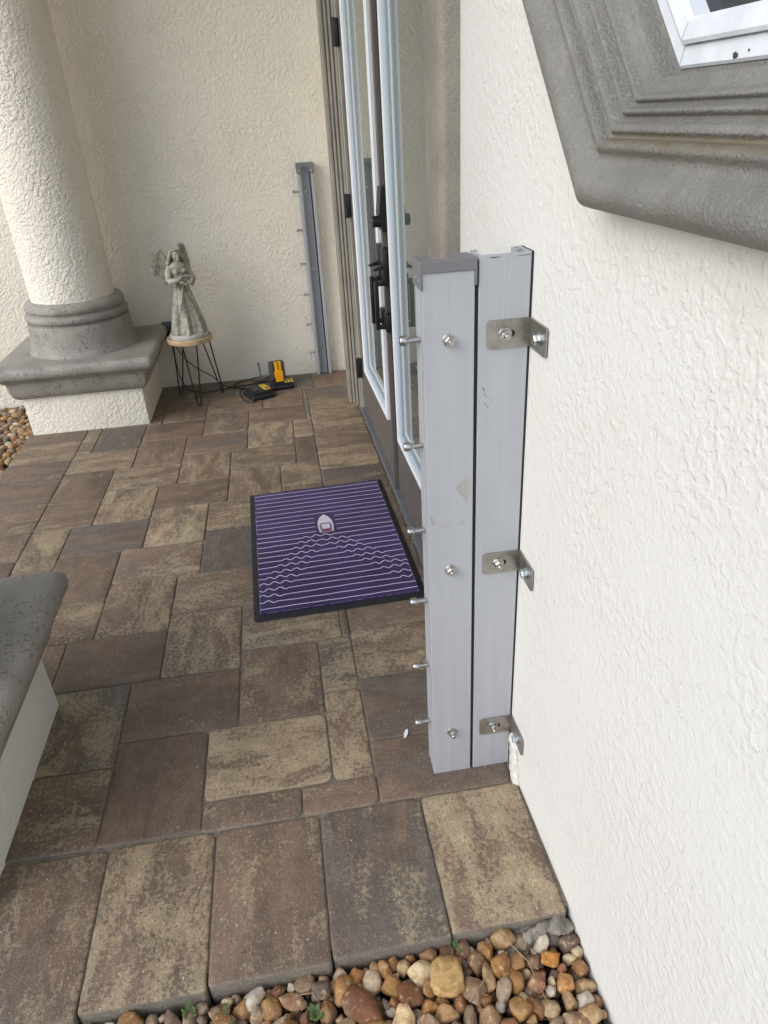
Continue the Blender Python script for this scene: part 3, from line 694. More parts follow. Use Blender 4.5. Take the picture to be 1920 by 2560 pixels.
np_ = thing('barrier_post', 'grey aluminium flood post standing free beside the wall post, six bolts on its left', 'barrier post', (0.295, 1.286, 0), 'flood barrier posts either side of the doors')
b = channel(0.2475, 0.3430, 1.253, 1.319, 1.262)
b.build('channel', 'alu', np_)
marks(np_, 'smudge', [[(0.305, 0.829), (0.3305, 0.852), (0.331, 0.793)], [(0.252, 0.775), (0.258, 0.77), (0.262, 0.745), (0.255, 0.75)], [(0.272, 0.735), (0.296, 0.7385), (0.294, 0.742), (0.273, 0.7365)], [(0.306, 0.741), (0.329, 0.742), (0.326, 0.7445), (0.307, 0.7425)], [(0.31, 0.748), (0.326, 0.7475), (0.325, 0.7495)]], 1.2527, 'smudge')
marks(np_, 'scuff', [[(0.2720, 1.2060), (0.2732, 1.2060), (0.2732, 1.2049), (0.2720, 1.2049)], [(0.2762, 1.1852), (0.2776, 1.1850), (0.2774, 1.1838), (0.2763, 1.1839)], [(0.272, 0.678), (0.273, 0.678), (0.273, 0.677)], [(0.284, 0.520), (0.2855, 0.5195), (0.2848, 0.5185)]], 1.2526, 'scuff')
def end_cap(parent, x0, x1, yw, yf, zt, zb, front):
    """moulded U-shaped cap; front: +1 arms towards +y"""
    b = MB(); s_ = 1 if yf > yw else -1
    lo, hi = min(yw, yf), max(yw, yf)
    o = 0.0032
    b.box((x0 - o, lo - o, zt - 0.020), (x1 + o, lo + 0.018 if s_ > 0 else hi + o, zt), bev=0.0012, seg=1) if s_ > 0 else b.box((x0 - o, hi - 0.018, zt - 0.020), (x1 + o, hi + o, zt), bev=0.0012, seg=1)
    b.box((x0 - o - 0.0004, lo - o - 0.0003, zb), (x0 - 0.0002, hi + o - 0.0004, zt - 0.0004), bev=0.0008, seg=1)
    b.box((x1 + 0.0002, lo - o - 0.0003, zb + 0.002), (x1 + o + 0.0003, hi + o - 0.0004, zt - 0.0004), bev=0.0008, seg=1)
    a, c = (lo + 0.0181, hi + o - 0.0008) if s_ > 0 else (lo - o + 0.0008, hi - 0.0181)
    b.box((x0 - o + 0.0006, a, zt - 0.018), (x0 + 0.026, c, zt - 0.0006), bev=0.001, seg=1); b.box((x1 - 0.026, a, zt - 0.018), (x1 + o - 0.0006, c, zt - 0.0006), bev=0.001, seg=1)
    return b.build('end_cap', 'cap', parent)
marks(np_, 'scratch', [[(0.2545, 0.4872), (0.2720, 0.4800), (0.2960, 0.4772), (0.2960, 0.4766), (0.2720, 0.4792), (0.2545, 0.4864)], [(0.312, 0.93), (0.3124, 0.93), (0.3105, 0.905)], [(0.264, 0.985), (0.2643, 0.985), (0.2675, 0.96)]], 1.2526, 'alu_line')
ec = end_cap(np_, 0.2475, 0.3430, 1.253, 1.319, 1.274, 1.226, 1)
for yy in (1.266, 1.300):
    b = MB(); b.lathe([(0.0042, 0), (0.004, 0.0012), (0.0015, 0.0016)], n=14, fn=lambda v: Vector((0.2440 - v.z, yy + v.x, 1.240 + v.y))); b.build('screw', 'zinc', ec, 35)
for z in BZ: bolt_left(np_, 0.2475, 1.287, z)
for z in (1.133, 0.630, 0.141): nut_front(np_, 0.2955, 1.253, z)
b = MB(); b.box((0.3345, 1.262, 0.01), (0.3385, 1.318, 1.225)); b.build('gasket', 'rubber', np_)
b = MB(); b.box((0.3434, 1.258, 0.004), (0.3487, 1.312, 1.222)); b.build('rubber_seal', 'rubber', np_)
setback(np_)

wp_ = thing('wall_post', 'grey aluminium wall post bolted to the white wall by three steel angle brackets', 'wall post', (0.398, 1.286, 0))
b = channel(0.3505, 0.4455, 1.2535, 1.318, 1.277)
b.box((0.3546, 1.312, 0.0), (0.362, 1.3155, 1.2765)); b.box((0.4345, 1.300, 0.0), (0.4413, 1.3035, 1.2765)); b.box((0.430, 1.3145, 0.0), (0.4413, 1.3178, 1.2766)); b.box((0.4278, 1.285, 0.0), (0.4302, 1.3179, 1.2764))
b.build('channel', 'alu', wp_)
marks(wp_, 'scuff', [[(0.359, 1.0365), (0.361, 1.036), (0.3645, 1.0292), (0.3625, 1.0296)], [(0.3632, 1.0240), (0.3648, 1.0236), (0.3695, 1.0165), (0.368, 1.0166)], [(0.3628, 1.0060), (0.364, 1.0057), (0.372, 0.9955), (0.3706, 0.9958)], [(0.3745, 1.0145), (0.3752, 1.0143), (0.381, 1.007), (0.380, 1.0071)],
          [(0.369, 1.2725), (0.378, 1.2728), (0.391, 1.2724), (0.378, 1.2708), (0.370, 1.2712)], [(0.412, 1.2712), (0.44, 1.2728), (0.444, 1.2735), (0.444, 1.2722), (0.43, 1.2712)]], 1.2531, 'scuff')
b = MB(); b.box((0.4457, 1.2545, 0.02), (0.4500, 1.317, 1.2775), bev=0.001, seg=1); b.build('gasket', 'rubber', wp_)
def bracket(z):
    h = 0.0265; rc = 0.007; b = MB()
    # wing on the post, rounded at its free end
    P = [(0.4492, -h), (0.4492, h)]
    for cx_, cz_, a in ((0.366 + rc, h - rc, 90), (0.366 + rc, -h + rc, 180)):
        for k in range(6): t_ = math.radians(a + 18 * k); P.append((cx_ + rc * math.cos(t_), cz_ + rc * math.sin(t_)))
    b.prism(P, lambda u, v, t_: (u, t_, z + v), 1.2498, 1.2529)
    Q = [(1.2499, h), (1.2499, -h)]
    for cy_, cz_, a in ((1.164 + rc, -h + rc, 270), (1.164 + rc, h - rc, 180)):
        for k in range(6): t_ = math.radians(a - 18 * k); Q.append((cy_ + rc * math.cos(t_), cz_ + rc * math.sin(t_)))
    b.prism(Q, lambda u, v, t_: (t_, u, z + v), 0.4462, 0.4492)
    br = b.build('bracket', 'bracket', wp_)
    b = MB(); pts = []
    for cx_, a in ((0.4125, -90), (0.396, 90)):
        for k in range(7): t_ = math.radians(a + 30 * k); pts.append((cx_ + 0.0064 * math.cos(t_), 0.0064 * math.sin(t_)))
    b.prism(pts, lambda u, v, t_: (u, t_, z + v), 1.24955, 1.2497); b.build('slot', 'rubber', br)
    nut_front(br, 0.4, 1.2494, z - 0.001)
    fn = lambda v: Vector((0.446 - v.z, 1.199 + v.x, z - 0.0005 + v.y))
    b = MB(); b.lathe([(0.0135, 0), (0.0135, 0.0018), (0.0128, 0.0024)], n=28, fn=fn); b.lathe([(0.0100, 0.0024), (0.0100, 0.010), (0.0088, 0.0114)], n=6, fn=fn); b.build('wall_bolt', 'zinc', br, 30)
for z in (1.1365, 0.634, 0.1435): bracket(z)
setback(wp_)

FW = 4.668
fp = thing('barrier_post', 'slim grey aluminium flood post against the far back wall beside the door frame', 'barrier post', (0.235, 4.66, 0), 'flood barrier posts either side of the doors')
b = channel(0.187, 0.2825, FW, 4.624, 1.262); b.build('channel', 'alu', fp)
end_cap(fp, 0.187, 0.2825, 4.684, 4.624, 1.276, 1.226, -1)
b = MB()
b.box((0.1838, 4.6162, 1.222), (0.213, 4.6200, 1.2755), bev=0.001, seg=1); b.box((0.2565, 4.6162, 1.222), (0.2857, 4.6200, 1.2755), bev=0.001, seg=1); b.box((0.2131, 4.6164, 1.256), (0.2564, 4.6198, 1.2752), bev=0.001, seg=1)
c_ = b.build('cap_face', 'cap', fp)
for xx in (0.198, 0.271):
    b = MB(); b.lathe([(0.0055, 0), (0.005, 0.0014), (0.002, 0.0018)], n=14, fn=lambda v: Vector((xx + v.x, 4.6160 - v.z, 1.236 + v.y))); b.build('screw', 'zinc', c_, 35)
b = MB(); b.box((0.2000, 4.6262, 0.002), (0.2075, 4.6300, 1.222)); b.box((0.2646, 4.6262, 0.002), (0.2780, 4.629, 1.222)); b.box((0.1912, 4.6242, 0.002), (0.2, 4.6275, 1.222)); b.build('flange_lip', 'alu', fp)
b = MB(); b.box((0.2580, 4.6285, 0.002), (0.2645, FW - 0.0045, 1.222)); b.build('gasket', 'rubber', fp)
for z in BZ: bolt_left(fp, 0.187, 4.648, z - 0.008)
for z in (1.114, 0.668, 0.187):
    b = MB(); b.lathe([(0.0115, 0), (0.0115, 0.002), (0.0085, 0.0022), (0.0085, 0.003), (0.0075, 0.006), (0.003, 0.0085)], n=22, fn=lambda v: Vector((0.2325 + v.x, FW - 0.0041 - v.z, z + v.y))); b.build('bolt_head', 'steel', fp, 35)
setback(fp)

# ------------------------------------------------------------------ door mat
mat_ = thing('door_mat', 'purple door mat with white wavy lines and a small boat, black rubber edge', 'door mat', (0.072, 2.484, 0.0015))
mat_.rotation_euler.z = 0.026
b = MB(); hw, hd = 0.306, 0.480
def rring(w, d, z, rc=0.016):
    pts = []
    for (sx, sy, a) in ((1, 1, 0), (-1, 1, 90), (-1, -1, 180), (1, -1, 270)):
        for k in range(5): t_ = math.radians(a + 22.5 * k); pts.append((sx * (w - rc) + rc * math.cos(t_), sy * (d - rc) + rc * math.sin(t_), z))
    return pts
vs_, fs = [], []; RR = [(hw, hd, 0.0), (hw - 0.001, hd - 0.001, 0.002), (hw - 0.018, hd - 0.018, 0.0095), (hw - 0.022, hd - 0.022, 0.0095), (hw - 0.024, hd - 0.024, 0.006)]
for w_, d_, z in RR: vs_ += rring(w_, d_, z)
for i in range(len(RR) - 1):
    for k in range(20): fs.append((i * 20 + k, i * 20 + (k + 1) % 20, (i + 1) * 20 + (k + 1) % 20, (i + 1) * 20 + k))
fs.append(tuple(80 + k for k in range(20))); b.add(vs_, fs); b.build('rubber_backing', 'rubber', mat_, 25)
cw, cd = 0.283, 0.454
b = MB(); b.box((-cw, -cd, 0.004), (cw, cd, 0.0118), 'carpet', bev=0.002)
def ribbon(pts, w, z, mat):
    vv = []
    for i, p in enumerate(pts):
        a = Vector(pts[max(i - 1, 0)]); c = Vector(pts[min(i + 1, len(pts) - 1)]); d = (c - a).normalized(); n = Vector((-d.y, d.x)) * w / 2
        vv += [(p[0] + n.x, p[1] + n.y, z), (p[0] - n.x, p[1] - n.y, z)]
    b.add(vv, [(2 * i, 2 * i + 1, 2 * i + 3, 2 * i + 2) for i in range(len(pts) - 1)], mat)
NL = 24
bx, by = 0.005, 0.117     # boat centre on the mat
for i in range(NL):
    yl = -cd + 0.026 + i * (2 * cd - 0.045) / (NL - 1)
    pts = []; n = 150
    wl = (i - 1) * 0.040 * 2 * cw if 1 <= i <= 12 else None
    wr = 2 * cw * (1.02 - (i - 2) * 0.052) if 2 <= i <= 11 else None
    for k in range(n + 1):
        x = -cw + 0.002 + (2 * cw - 0.004) * k / n; u = x + cw; yo = 0.0
        for wc in (wl, wr):
            if wc is not None:
                d = u - wc
                if abs(d) < 0.062: yo = 0.0072 * math.sin((d + 0.062) / 0.124 * 2 * PI * 3.0) + 0.005 * math.cos(d / 0.062 * PI / 2)
        yo += (0.0016 * math.sin(u * 13 + i * 1.7) + 0.0007 * math.sin(u * 61 + i * 3.1)) * (1 if i < 14 else 0.3)
        pts.append((x, yl + yo))
    segs = [pts]
    if by - 0.085 < yl < by + 0.085:
        wb = 0.040
        segs = [[p for p in pts if p[0] < bx - wb], [p for p in pts if p[0] > bx + wb]]
    for sgm in segs:
        if len(sgm) > 1: ribbon(sgm, 0.0038 if i < 14 else 0.0031, 0.0121, 'stripe')
for side in range(4):
    q = -1.0
    while q < 1.0:
        l = rnd.uniform(0.01, 0.06)
        if rnd.random() < 0.75:
            e0, e1 = q, min(q + l, 0.995); o_ = rnd.uniform(0.0008, 0.0022)
            pts = [(e0 * cw, (cd - o_) * (1 if side == 0 else -1)), (e1 * cw, (cd - o_ - rnd.uniform(-0.0006, 0.0006)) * (1 if side == 0 else -1))] if side < 2 else [((cw - o_) * (1 if side == 2 else -1), e0 * cd), ((cw - o_) * (1 if side == 2 else -1), e1 * cd)]
            ribbon(pts, rnd.uniform(0.0010, 0.0024), 0.0122, 'fray')
        q += l + rnd.uniform(0.002, 0.02)
outl = [(-0.029, -0.072), (-0.033, -0.02), (-0.030, 0.02), (-0.018, 0.055), (0.0, 0.078), (0.018, 0.055), (0.030, 0.02), (0.033, -0.02), (0.029, -0.072)]
b.add([(bx + x, by + y_, 0.0122) for x, y_ in outl], [tuple(range(9))], 'boat_w')
b.add([(bx + x, by + y_, 0.0125) for x, y_ in ((-0.024, -0.070), (-0.026, -0.012), (-0.020, 0.002), (0.020, 0.002), (0.026, -0.012), (0.024, -0.070))], [tuple(range(6))], 'boat_g')
b.add([(bx + x, by + y_, 0.0128) for x, y_ in ((-0.014, -0.046), (-0.018, -0.008), (0.018, -0.008), (0.014, -0.046))], [tuple(range(4))], 'boat_w')
b.add([(bx + x, by + y_, 0.0128) for x, y_ in ((-0.015, -0.068), (-0.014, -0.052), (0.014, -0.052), (0.015, -0.068))], [tuple(range(4))], 'boat_r')
b.build('carpet', 'carpet', mat_)

# ------------------------------------------------------------------ plant stool and angel
SX, SY, SZ = -0.560, 4.345, 0.408
st = thing('stool', 'small round wooden stool on three black hairpin legs', 'stool', (SX, SY, 0))
b = MB(); b.lathe([(0.10, SZ - 0.030), (0.127, SZ - 0.030), (0.133, SZ - 0.026), (0.134, SZ - 0.005), (0.131, SZ), (0.05, SZ)], (SX, SY, 0), 48); b.build('seat', 'wood', st, 30)
for (fx, fy) in ((-0.690, 4.455), (-0.562, 4.24), (-0.433, 4.448)):
    d = Vector((fx - SX, fy - SY, 0)); top = Vector((SX, SY, SZ - 0.031)) + d * 0.62; tdir = Vector((-d.y, d.x, 0)).normalized()
    a, c, f = top + tdir * 0.042, top - tdir * 0.042, Vector((fx, fy, 0.004))
    pts = [a]
    q0, q1 = f + tdir * 0.012 + Vector((0, 0, 0.014)), f - tdir * 0.012 + Vector((0, 0, 0.014))
    pts += [q0, f + tdir * 0.009 + Vector((0, 0, 0.005)), f, f - tdir * 0.009 + Vector((0, 0, 0.005)), q1, c]
    b = MB(); b.tube(pts, 0.0042, n=8); b.build('leg', 'black', st, 50)
setback(st)

def remeshed(b, name, mat, parent, vox, smooth_it=2):
    o = b.build(name, mat, parent)
    m1 = o.modifiers.new('r', 'REMESH'); m1.mode = 'VOXEL'; m1.voxel_size = vox
    m2 = o.modifiers.new('s', 'SMOOTH'); m2.iterations = smooth_it; m2.factor = 0.5
    dg = bpy.context.evaluated_depsgraph_get(); me = bpy.data.meshes.new_from_object(o.evaluated_get(dg))
    o.modifiers.clear(); o.data = me; me.shade_smooth()
    if not me.materials: me.materials.append(M[mat])
    return o
AX, AY, AZ = -0.556, 4.335, SZ + 0.0005
an = thing('angel_statue', 'weathered grey stone angel with spread wings holding a wreath, on the stool', 'statue', (AX, AY, AZ))
an.rotation_euler.z = math.radians(30)           # she looks a little to the right of the camera
# modelled facing -y, feet at the origin
b = MB()
vs_, fs = [], []; NA = 64
lev = [(0.022, 0.096, 0.094), (0.032, 0.099, 0.096), (0.05, 0.096, 0.091), (0.10, 0.088, 0.080), (0.16, 0.074, 0.066), (0.22, 0.060, 0.052), (0.27, 0.048, 0.042), (0.30, 0.042, 0.036), (0.32, 0.041, 0.035), (0.345, 0.046, 0.040), (0.375, 0.052, 0.042), (0.40, 0.054, 0.038), (0.415, 0.044, 0.032), (0.425, 0.022, 0.022)]
for z, rx, ry in lev:
    fold = max(0, min(1, (0.30 - z) / 0.2)) * 0.11
    for k in range(NA):
        a = 2 * PI * k / NA
        f = 1 + fold * (math.sin(a * 9 + 0.8 * math.sin(a * 2) + z * 5) + 0.4 * math.sin(a * 16 + 1.3))
        vs_.append((rx * f * math.cos(a) + 0.006 * math.sin(z * 9), ry * f * math.sin(a), z + (0.004 * math.sin(a * 9) if z < 0.04 else 0)))
for i in range(len(lev) - 1):
    for k in range(NA): fs.append((i * NA + k, i * NA + (k + 1) % NA, (i + 1) * NA + (k + 1) % NA, (i + 1) * NA + k))
fs.append(tuple(range(NA))[::-1]); fs.append(tuple((len(lev) - 1) * NA + k for k in range(NA)))
b.add(vs_, fs)
b.tube([(0, 0, 0.41), (0, -0.004, 0.445)], [0.016, 0.014], n=12)                       # neck
b.ico((0, -0.012, 0.462), (0.0235, 0.027, 0.031), sub=3)                                 # head
b.ico((0, -0.039, 0.459), (0.0042, 0.006, 0.009)); b.ico((0, -0.032, 0.438), (0.011, 0.011, 0.009))   # nose, chin
b.ico((-0.0105, -0.036, 0.470), (0.007, 0.004, 0.003)); b.ico((0.0105, -0.036, 0.470), (0.007, 0.004, 0.003)); b.ico((0, -0.0375, 0.4475), (0.006, 0.0035, 0.0022))
for s_ in (-1, 1):                                                                      # breasts, sleeves bent to hold the wreath
    b.ico((s_ * 0.021, -0.032, 0.375), (0.018, 0.016, 0.018))
    b.tube([(s_ * 0.042, 0.0, 0.402), (s_ * 0.060, -0.004, 0.372), (s_ * 0.068, -0.016, 0.335), (s_ * 0.064, -0.036, 0.325), (s_ * 0.040, -0.066, 0.336), (s_ * 0.018, -0.074, 0.340)], [0.019, 0.020, 0.021, 0.022, 0.016, 0.009], n=12)
    b.tube([(s_ * 0.062, -0.03, 0.318), (s_ * 0.052, -0.052, 0.305), (s_ * 0.050, -0.056, 0.285)], [0.017, 0.012, 0.004], n=10)
    b.ico((s_ * 0.013, -0.076, 0.341), (0.010, 0.008, 0.007))
    for q in range(4): b.tube([(s_ * 0.011, -0.078, 0.345 - q * 0.004), (s_ * 0.000, -0.085, 0.343 - q * 0.004), (-s_ * 0.006, -0.083, 0.340 - q * 0.004)], [0.0026, 0.0024, 0.002], n=6)
b.tube([(0.0, -0.045, 0.32), (-0.012, -0.052, 0.285), (-0.034, -0.058, 0.22), (-0.060, -0.066, 0.165), (-0.066, -0.07, 0.155)], [0.006, 0.007, 0.007, 0.008, 0.002], n=8)   # sash
b.tube([(0.008, -0.045, 0.32), (0.02, -0.048, 0.28), (0.036, -0.05, 0.235), (0.046, -0.056, 0.20)], [0.005, 0.006, 0.006, 0.002], n=8)
remeshed(b, 'figure', 'statue', an, 0.0030, 1)
b = MB(); b.lathe([(0.112, 0.0), (0.114, 0.006), (0.114, 0.022), (0.110, 0.028), (0.03, 0.031)], (0, 0, 0), 56, None, lambda v: Vector((v.x, v.y * 0.98, v.z + 0.0015 * noise.noise(v * 30)))); b.build('plinth', 'plinth', an, 40)
b = MB()                                                                                # hair
for k in range(26):
    a = PI * (k / 25) - 0.0; side = math.cos(a); bk = math.sin(a)
    p0 = Vector((side * 0.012, 0.004 + bk * 0.008 - 0.004, 0.490)); p1 = Vector((side * 0.027, bk * 0.022 - 0.006, 0.475)); p2 = Vector((side * 0.033, bk * 0.028 + 0.0, 0.447)); p3 = Vector((side * (0.037 + 0.006 * rnd.random()), bk * 0.03 - 0.004, 0.418 + 0.012 * rnd.random())); p4 = p3 + Vector((side * 0.010, -0.006, -0.006 + 0.01 * rnd.random()))
    p2 = p2 * 1.0 + Vector((side * 0.006 * (k % 2), 0, 0)); p3 = p3 + Vector((side * 0.009, 0, 0)); b.tube([p0, p1, p2, p3, p4 + Vector((side * 0.01, 0, 0))], [0.006, 0.0085, 0.0095, 0.0095, 0.005], n=6)
for k in range(9):
    a = PI * k / 8; b.ico((0.025 * math.cos(a), -0.012 - 0.024 * math.sin(a), 0.489), 0.0065, sub=1)                       # flower band
remeshed(b, 'hair', 'statue', an, 0.0026, 1)
for s_, mid in ((-1, 1.0), (1, 1.0)):                                                    # wings: layered feathers on a curved arm
    b = MB()
    wa = math.radians(12 if s_ < 0 else 22); root = Vector((s_ * 0.020, 0.040, 0.375)); tip = Vector((s_ * 0.090, 0.050, 0.482 + 0.022 * (s_ > 0)))
    arm = [root, Vector((s_ * 0.038, 0.050, 0.430)), Vector((s_ * 0.062, 0.054, 0.488 + 0.012 * (s_ > 0))), tip]; wr = lambda v: Vector((root.x + (v.x - root.x) * math.cos(wa) , v.y + abs(v.x - root.x) * math.sin(wa), v.z))
    b.tube([wr(q) for q in arm], [0.010, 0.013, 0.012, 0.006], n=8)
    for layer, (n, L) in enumerate(((15, 0.200), (13, 0.135), (11, 0.080))):
        for k in range(n):
            f = k / (n - 1); i = min(2, int(f * 3)); g = f * 3 - i; p = arm[i].lerp(arm[i + 1], g)
            ang = math.radians(-106 + 34 * f); d = Vector((s_ * math.cos(ang) * 0.9, 0.03, math.sin(ang))).normalized()
            l = L * (1.0 - 0.30 * f) * rnd.uniform(0.9, 1.08); side = Vector((-d.z, 0, d.x)); yo = Vector((0, -0.004 * layer - 0.002 * (k % 2), 0)); w = 0.0165 - 0.002 * layer
            vv = []; M_ = 6
            for j in range(M_ + 1):
                q = j / M_; ww = w * (math.sin(PI * min(1, 0.22 + q * 0.70)) ** 0.7) * (1 if j < M_ else 0.15); c = p + d * l * q + yo + Vector((0, 0.008 * q * q, 0))
                vv += [c + side * ww, c + Vector((0, -0.003, 0)), c - side * ww, c + Vector((0, 0.003, 0))]
            fs = []
            for j in range(M_):
                for e in range(4): fs.append((4 * j + e, 4 * j + (e + 1) % 4, 4 * j + 4 + (e + 1) % 4, 4 * j + 4 + e))
            fs += [(0, 1, 2, 3), (4 * M_ + 3, 4 * M_ + 2, 4 * M_ + 1, 4 * M_)]
            b.add([tuple(wr(v)) for v in vv], fs)
    b.build('wing', 'statue', an, 30)
b = MB()
for k in range(20):
    a = 2 * PI * k / 20; c = (0.036 * math.cos(a), -0.088 + 0.010 * math.sin(a), 0.335 + 0.020 * math.sin(a))
    b.ico((c[0] + rnd.uniform(-.003, .003), c[1], c[2] + rnd.uniform(-.003, .003)), rnd.uniform(0.006, 0.010), sub=2, jit=0.4, seed=k)
for k in range(16):
    b.tube([(0.03 * math.cos(k), -0.09, 0.335 + 0.018 * math.sin(k)), (0.05 * math.cos(k) + 0.003, -0.096, 0.333 + 0.028 * math.sin(k))], [0.003, 0.001], n=5)
b.build('wreath', 'statue', an, 40)

# ------------------------------------------------------------------ chargers, battery, plate, cords
def charger(name, label, loc, rot, w, d, h, ribs):
    r = thing(name, label, 'charger', loc, 'battery chargers on the floor'); r.rotation_euler.z = rot
    b = MB(); b.box((-w / 2, -d / 2, 0.003), (w / 2, d / 2, h * 0.62), bev=0.013, seg=3)
    b.prism([(-w / 2 + 0.012, h * 0.5), (-w / 2 + 0.022, h * 0.86), (-w / 2 + 0.05, h), (w / 2 - 0.03, h), (w / 2 - 0.012, h * 0.8), (w / 2 - 0.008, h * 0.5)], lambda u, v, t_: (u, t_, v), -d / 2 + 0.012, d / 2 - 0.012)
    for sx in (-1, 1):
        for sy in (-1, 1): b.box((sx * (w / 2 - 0.02) - 0.008, sy * (d / 2 - 0.02) - 0.008, 0), (sx * (w / 2 - 0.02) + 0.008, sy * (d / 2 - 0.02) + 0.008, 0.004))
    b.build('body', 'tool', r, 35)
    b = MB(); b.box((-w / 2 + 0.035, -d / 2 + 0.035, h + 0.0004), (-w / 2 + 0.043, d / 2 - 0.035, h + 0.007), bev=0.002, seg=1); b.box((-w / 2 + 0.070, -d / 2 + 0.035, h + 0.0004), (-w / 2 + 0.078, d / 2 - 0.035, h + 0.007), bev=0.002, seg=1)
    b.box((-w / 2 + 0.0435, -d / 2 + 0.05, h + 0.0003), (-w / 2 + 0.0695, d / 2 - 0.05, h + 0.003)); b.build('battery_slot', 'tool_g', r)
    return r
c1 = charger('battery_charger', 'empty black battery charger with a yellow label lying in front', (-0.198, 4.318, 0.0), math.radians(22), 0.165, 0.165, 0.050, 0)
b = MB(); b.box((0.020, -0.048, 0.0504), (0.058, 0.056, 0.0512), 'label_y'); b.box((0.030, -0.040, 0.0514), (0.052, -0.012, 0.0518), 'tool')
for k in range(4): b.box((0.028, 0.000 + k * 0.013, 0.0514), (0.050 - 0.006 * (k % 2), 0.005 + k * 0.013, 0.0517), 'tool_g')
b.build('warning_label', 'label_y', c1)
c2 = charger('battery_charger', 'black battery charger by the back wall with the yellow battery standing in it', (-0.055, 4.462, 0.0), math.radians(8), 0.150, 0.150, 0.046, 0)
b = MB(); b.box((0.012, -0.07, 0.0462), (0.066, 0.0, 0.0468), 'label_y')
for q in range(2):
    for k in range(3): b.box((0.018 + q * 0.024, -0.062 + k * 0.019, 0.0470), (0.036 + q * 0.024, -0.050 + k * 0.019, 0.0473), 'tool')
b.build('warning_label', 'label_y', c2)
bt = thing('battery_pack', 'yellow and black cordless tool battery standing upright in the rear charger', 'battery', (-0.072, 4.445, 0.0535)); bt.rotation_euler = (math.radians(-6), 0, math.radians(14))
b = MB(); b.box((-0.047, -0.028, 0.0), (0.047, 0.036, 0.118), bev=0.012, seg=3); b.box((-0.040, -0.034, 0.01), (-0.028, -0.024, 0.112), bev=0.003); b.box((0.028, -0.034, 0.01), (0.040, -0.024, 0.112), bev=0.003)
b.build('casing', 'tool_g', bt, 35)
b = MB(); b.prism([(-0.018, 0.120), (0.018, 0.120), (0.022, 0.112), (0.019, 0.066), (0.027, 0.056), (0.027, 0.022), (0.022, 0.014), (0.024, -0.006), (-0.024, -0.006), (-0.022, 0.014), (-0.027, 0.022), (-0.027, 0.056), (-0.019, 0.066), (-0.022, 0.112)], lambda u, v, t_: (u, t_, v), -0.039, -0.0270)
for k in range(4): b.box((-0.019 + k * 0.0105, -0.043, 0.024), (-0.0135 + k * 0.0105, -0.0385, 0.052), bev=0.001, seg=1)
for z in (0.004, 0.013): b.box((-0.018, -0.0405, z), (0.018, -0.0388, z + 0.003))
pn_ = b.build('front_panel', 'yellow', bt)
def lettering(txt, size, mat, parent, mtx, name='lettering'):
    cu = bpy.data.curves.new(name, 'FONT'); cu.body = txt; cu.size = size; cu.extrude = 0.0003; cu.align_x = 'CENTER'; cu.align_y = 'CENTER'; cu.offset = 0.0004
    o = bpy.data.objects.new(name, cu); COL.objects.link(o); bpy.context.view_layer.update()
    me = bpy.data.meshes.new_from_object(o.evaluated_get(bpy.context.evaluated_depsgraph_get())); bpy.data.objects.remove(o)
    me.transform(mtx); me.materials.clear(); me.materials.append(M[mat])
    o = bpy.data.objects.new(name, me); COL.objects.link(o); o.parent = parent; return o
lettering('DEWALT', 0.0165, 'tool', pn_, Matrix.Translation((0.0, -0.0393, 0.092)) @ Matrix.Rotation(math.radians(90), 4, 'X') @ Matrix.Rotation(math.radians(-90), 4, 'Z') @ Matrix.Scale(0.75, 4, (1, 0, 0)))

pl = thing('clamp_plate', 'small grey metal plate with an upright bolt leaning by the back wall', 'metal plate', (-0.187, 4.615, 0.0))
b = MB(); b.box((-0.036, -0.036, 0.004), (0.036, 0.036, 0.012), bev=0.002, fn=lambda v: Vector((v.x * 0.8 + v.y * 0.6 - 0.0, -v.x * 0.6 + v.y * 0.8, v.z + 0.012 + 0.16 * v.x + 0.1 * v.y))); b.build('plate', 'plate', pl)
b = MB(); b.tube([(0, 0, 0.02), (-0.004, 0, 0.108)], 0.0048, n=10); b.tube([(-0.004, 0, 0.106), (-0.0045, 0, 0.122)], 0.0085, n=6); b.build('bolt', 'plate', pl, 35)

def cord(pts, label, r=0.0033):
    P = [Vector(p) for p in pts]; out = []
    for i in range(len(P) - 1):
        p0, p1, p2, p3 = P[max(i - 1, 0)], P[i], P[i + 1], P[min(i + 2, len(P) - 1)]
        for k in range(8):
            t_ = k / 8; out.append(0.5 * ((2 * p1) + (p2 - p0) * t_ + (2 * p0 - 5 * p1 + 4 * p2 - p3) * t_ ** 2 + (3 * p1 - p0 - 3 * p2 + p3) * t_ ** 3))
    out.append(P[-1]); b = MB(); b.tube(out, r, n=7)
    return tag(b.build('power_cord', 'cord', None, 60), label, 'cord', 'black charger cords under the stool')
cord([(-0.715, 4.668, 0.365), (-0.718, 4.655, 0.30), (-0.715, 4.65, 0.20), (-0.705, 4.63, 0.09), (-0.672, 4.60, 0.012), (-0.62, 4.53, 0.005), (-0.548, 4.485, 0.005), (-0.45, 4.505, 0.005), (-0.37, 4.525, 0.005), (-0.27, 4.545, 0.005), (-0.19, 4.56, 0.006), (-0.115, 4.545, 0.01)], 'black cord lying lowest under the stool, running along the floor to the rear charger')
cord([(-0.735, 4.668, 0.385), (-0.715, 4.62, 0.36), (-0.688, 4.57, 0.30), (-0.628, 4.55, 0.200), (-0.56, 4.55, 0.135), (-0.495, 4.55, 0.088), (-0.445, 4.55, 0.030), (-0.395, 4.535, 0.006), (-0.345, 4.505, 0.005), (-0.300, 4.47, 0.007), (-0.268, 4.43, 0.016)], 'black cord hanging diagonally behind the hairpin legs to the front charger')
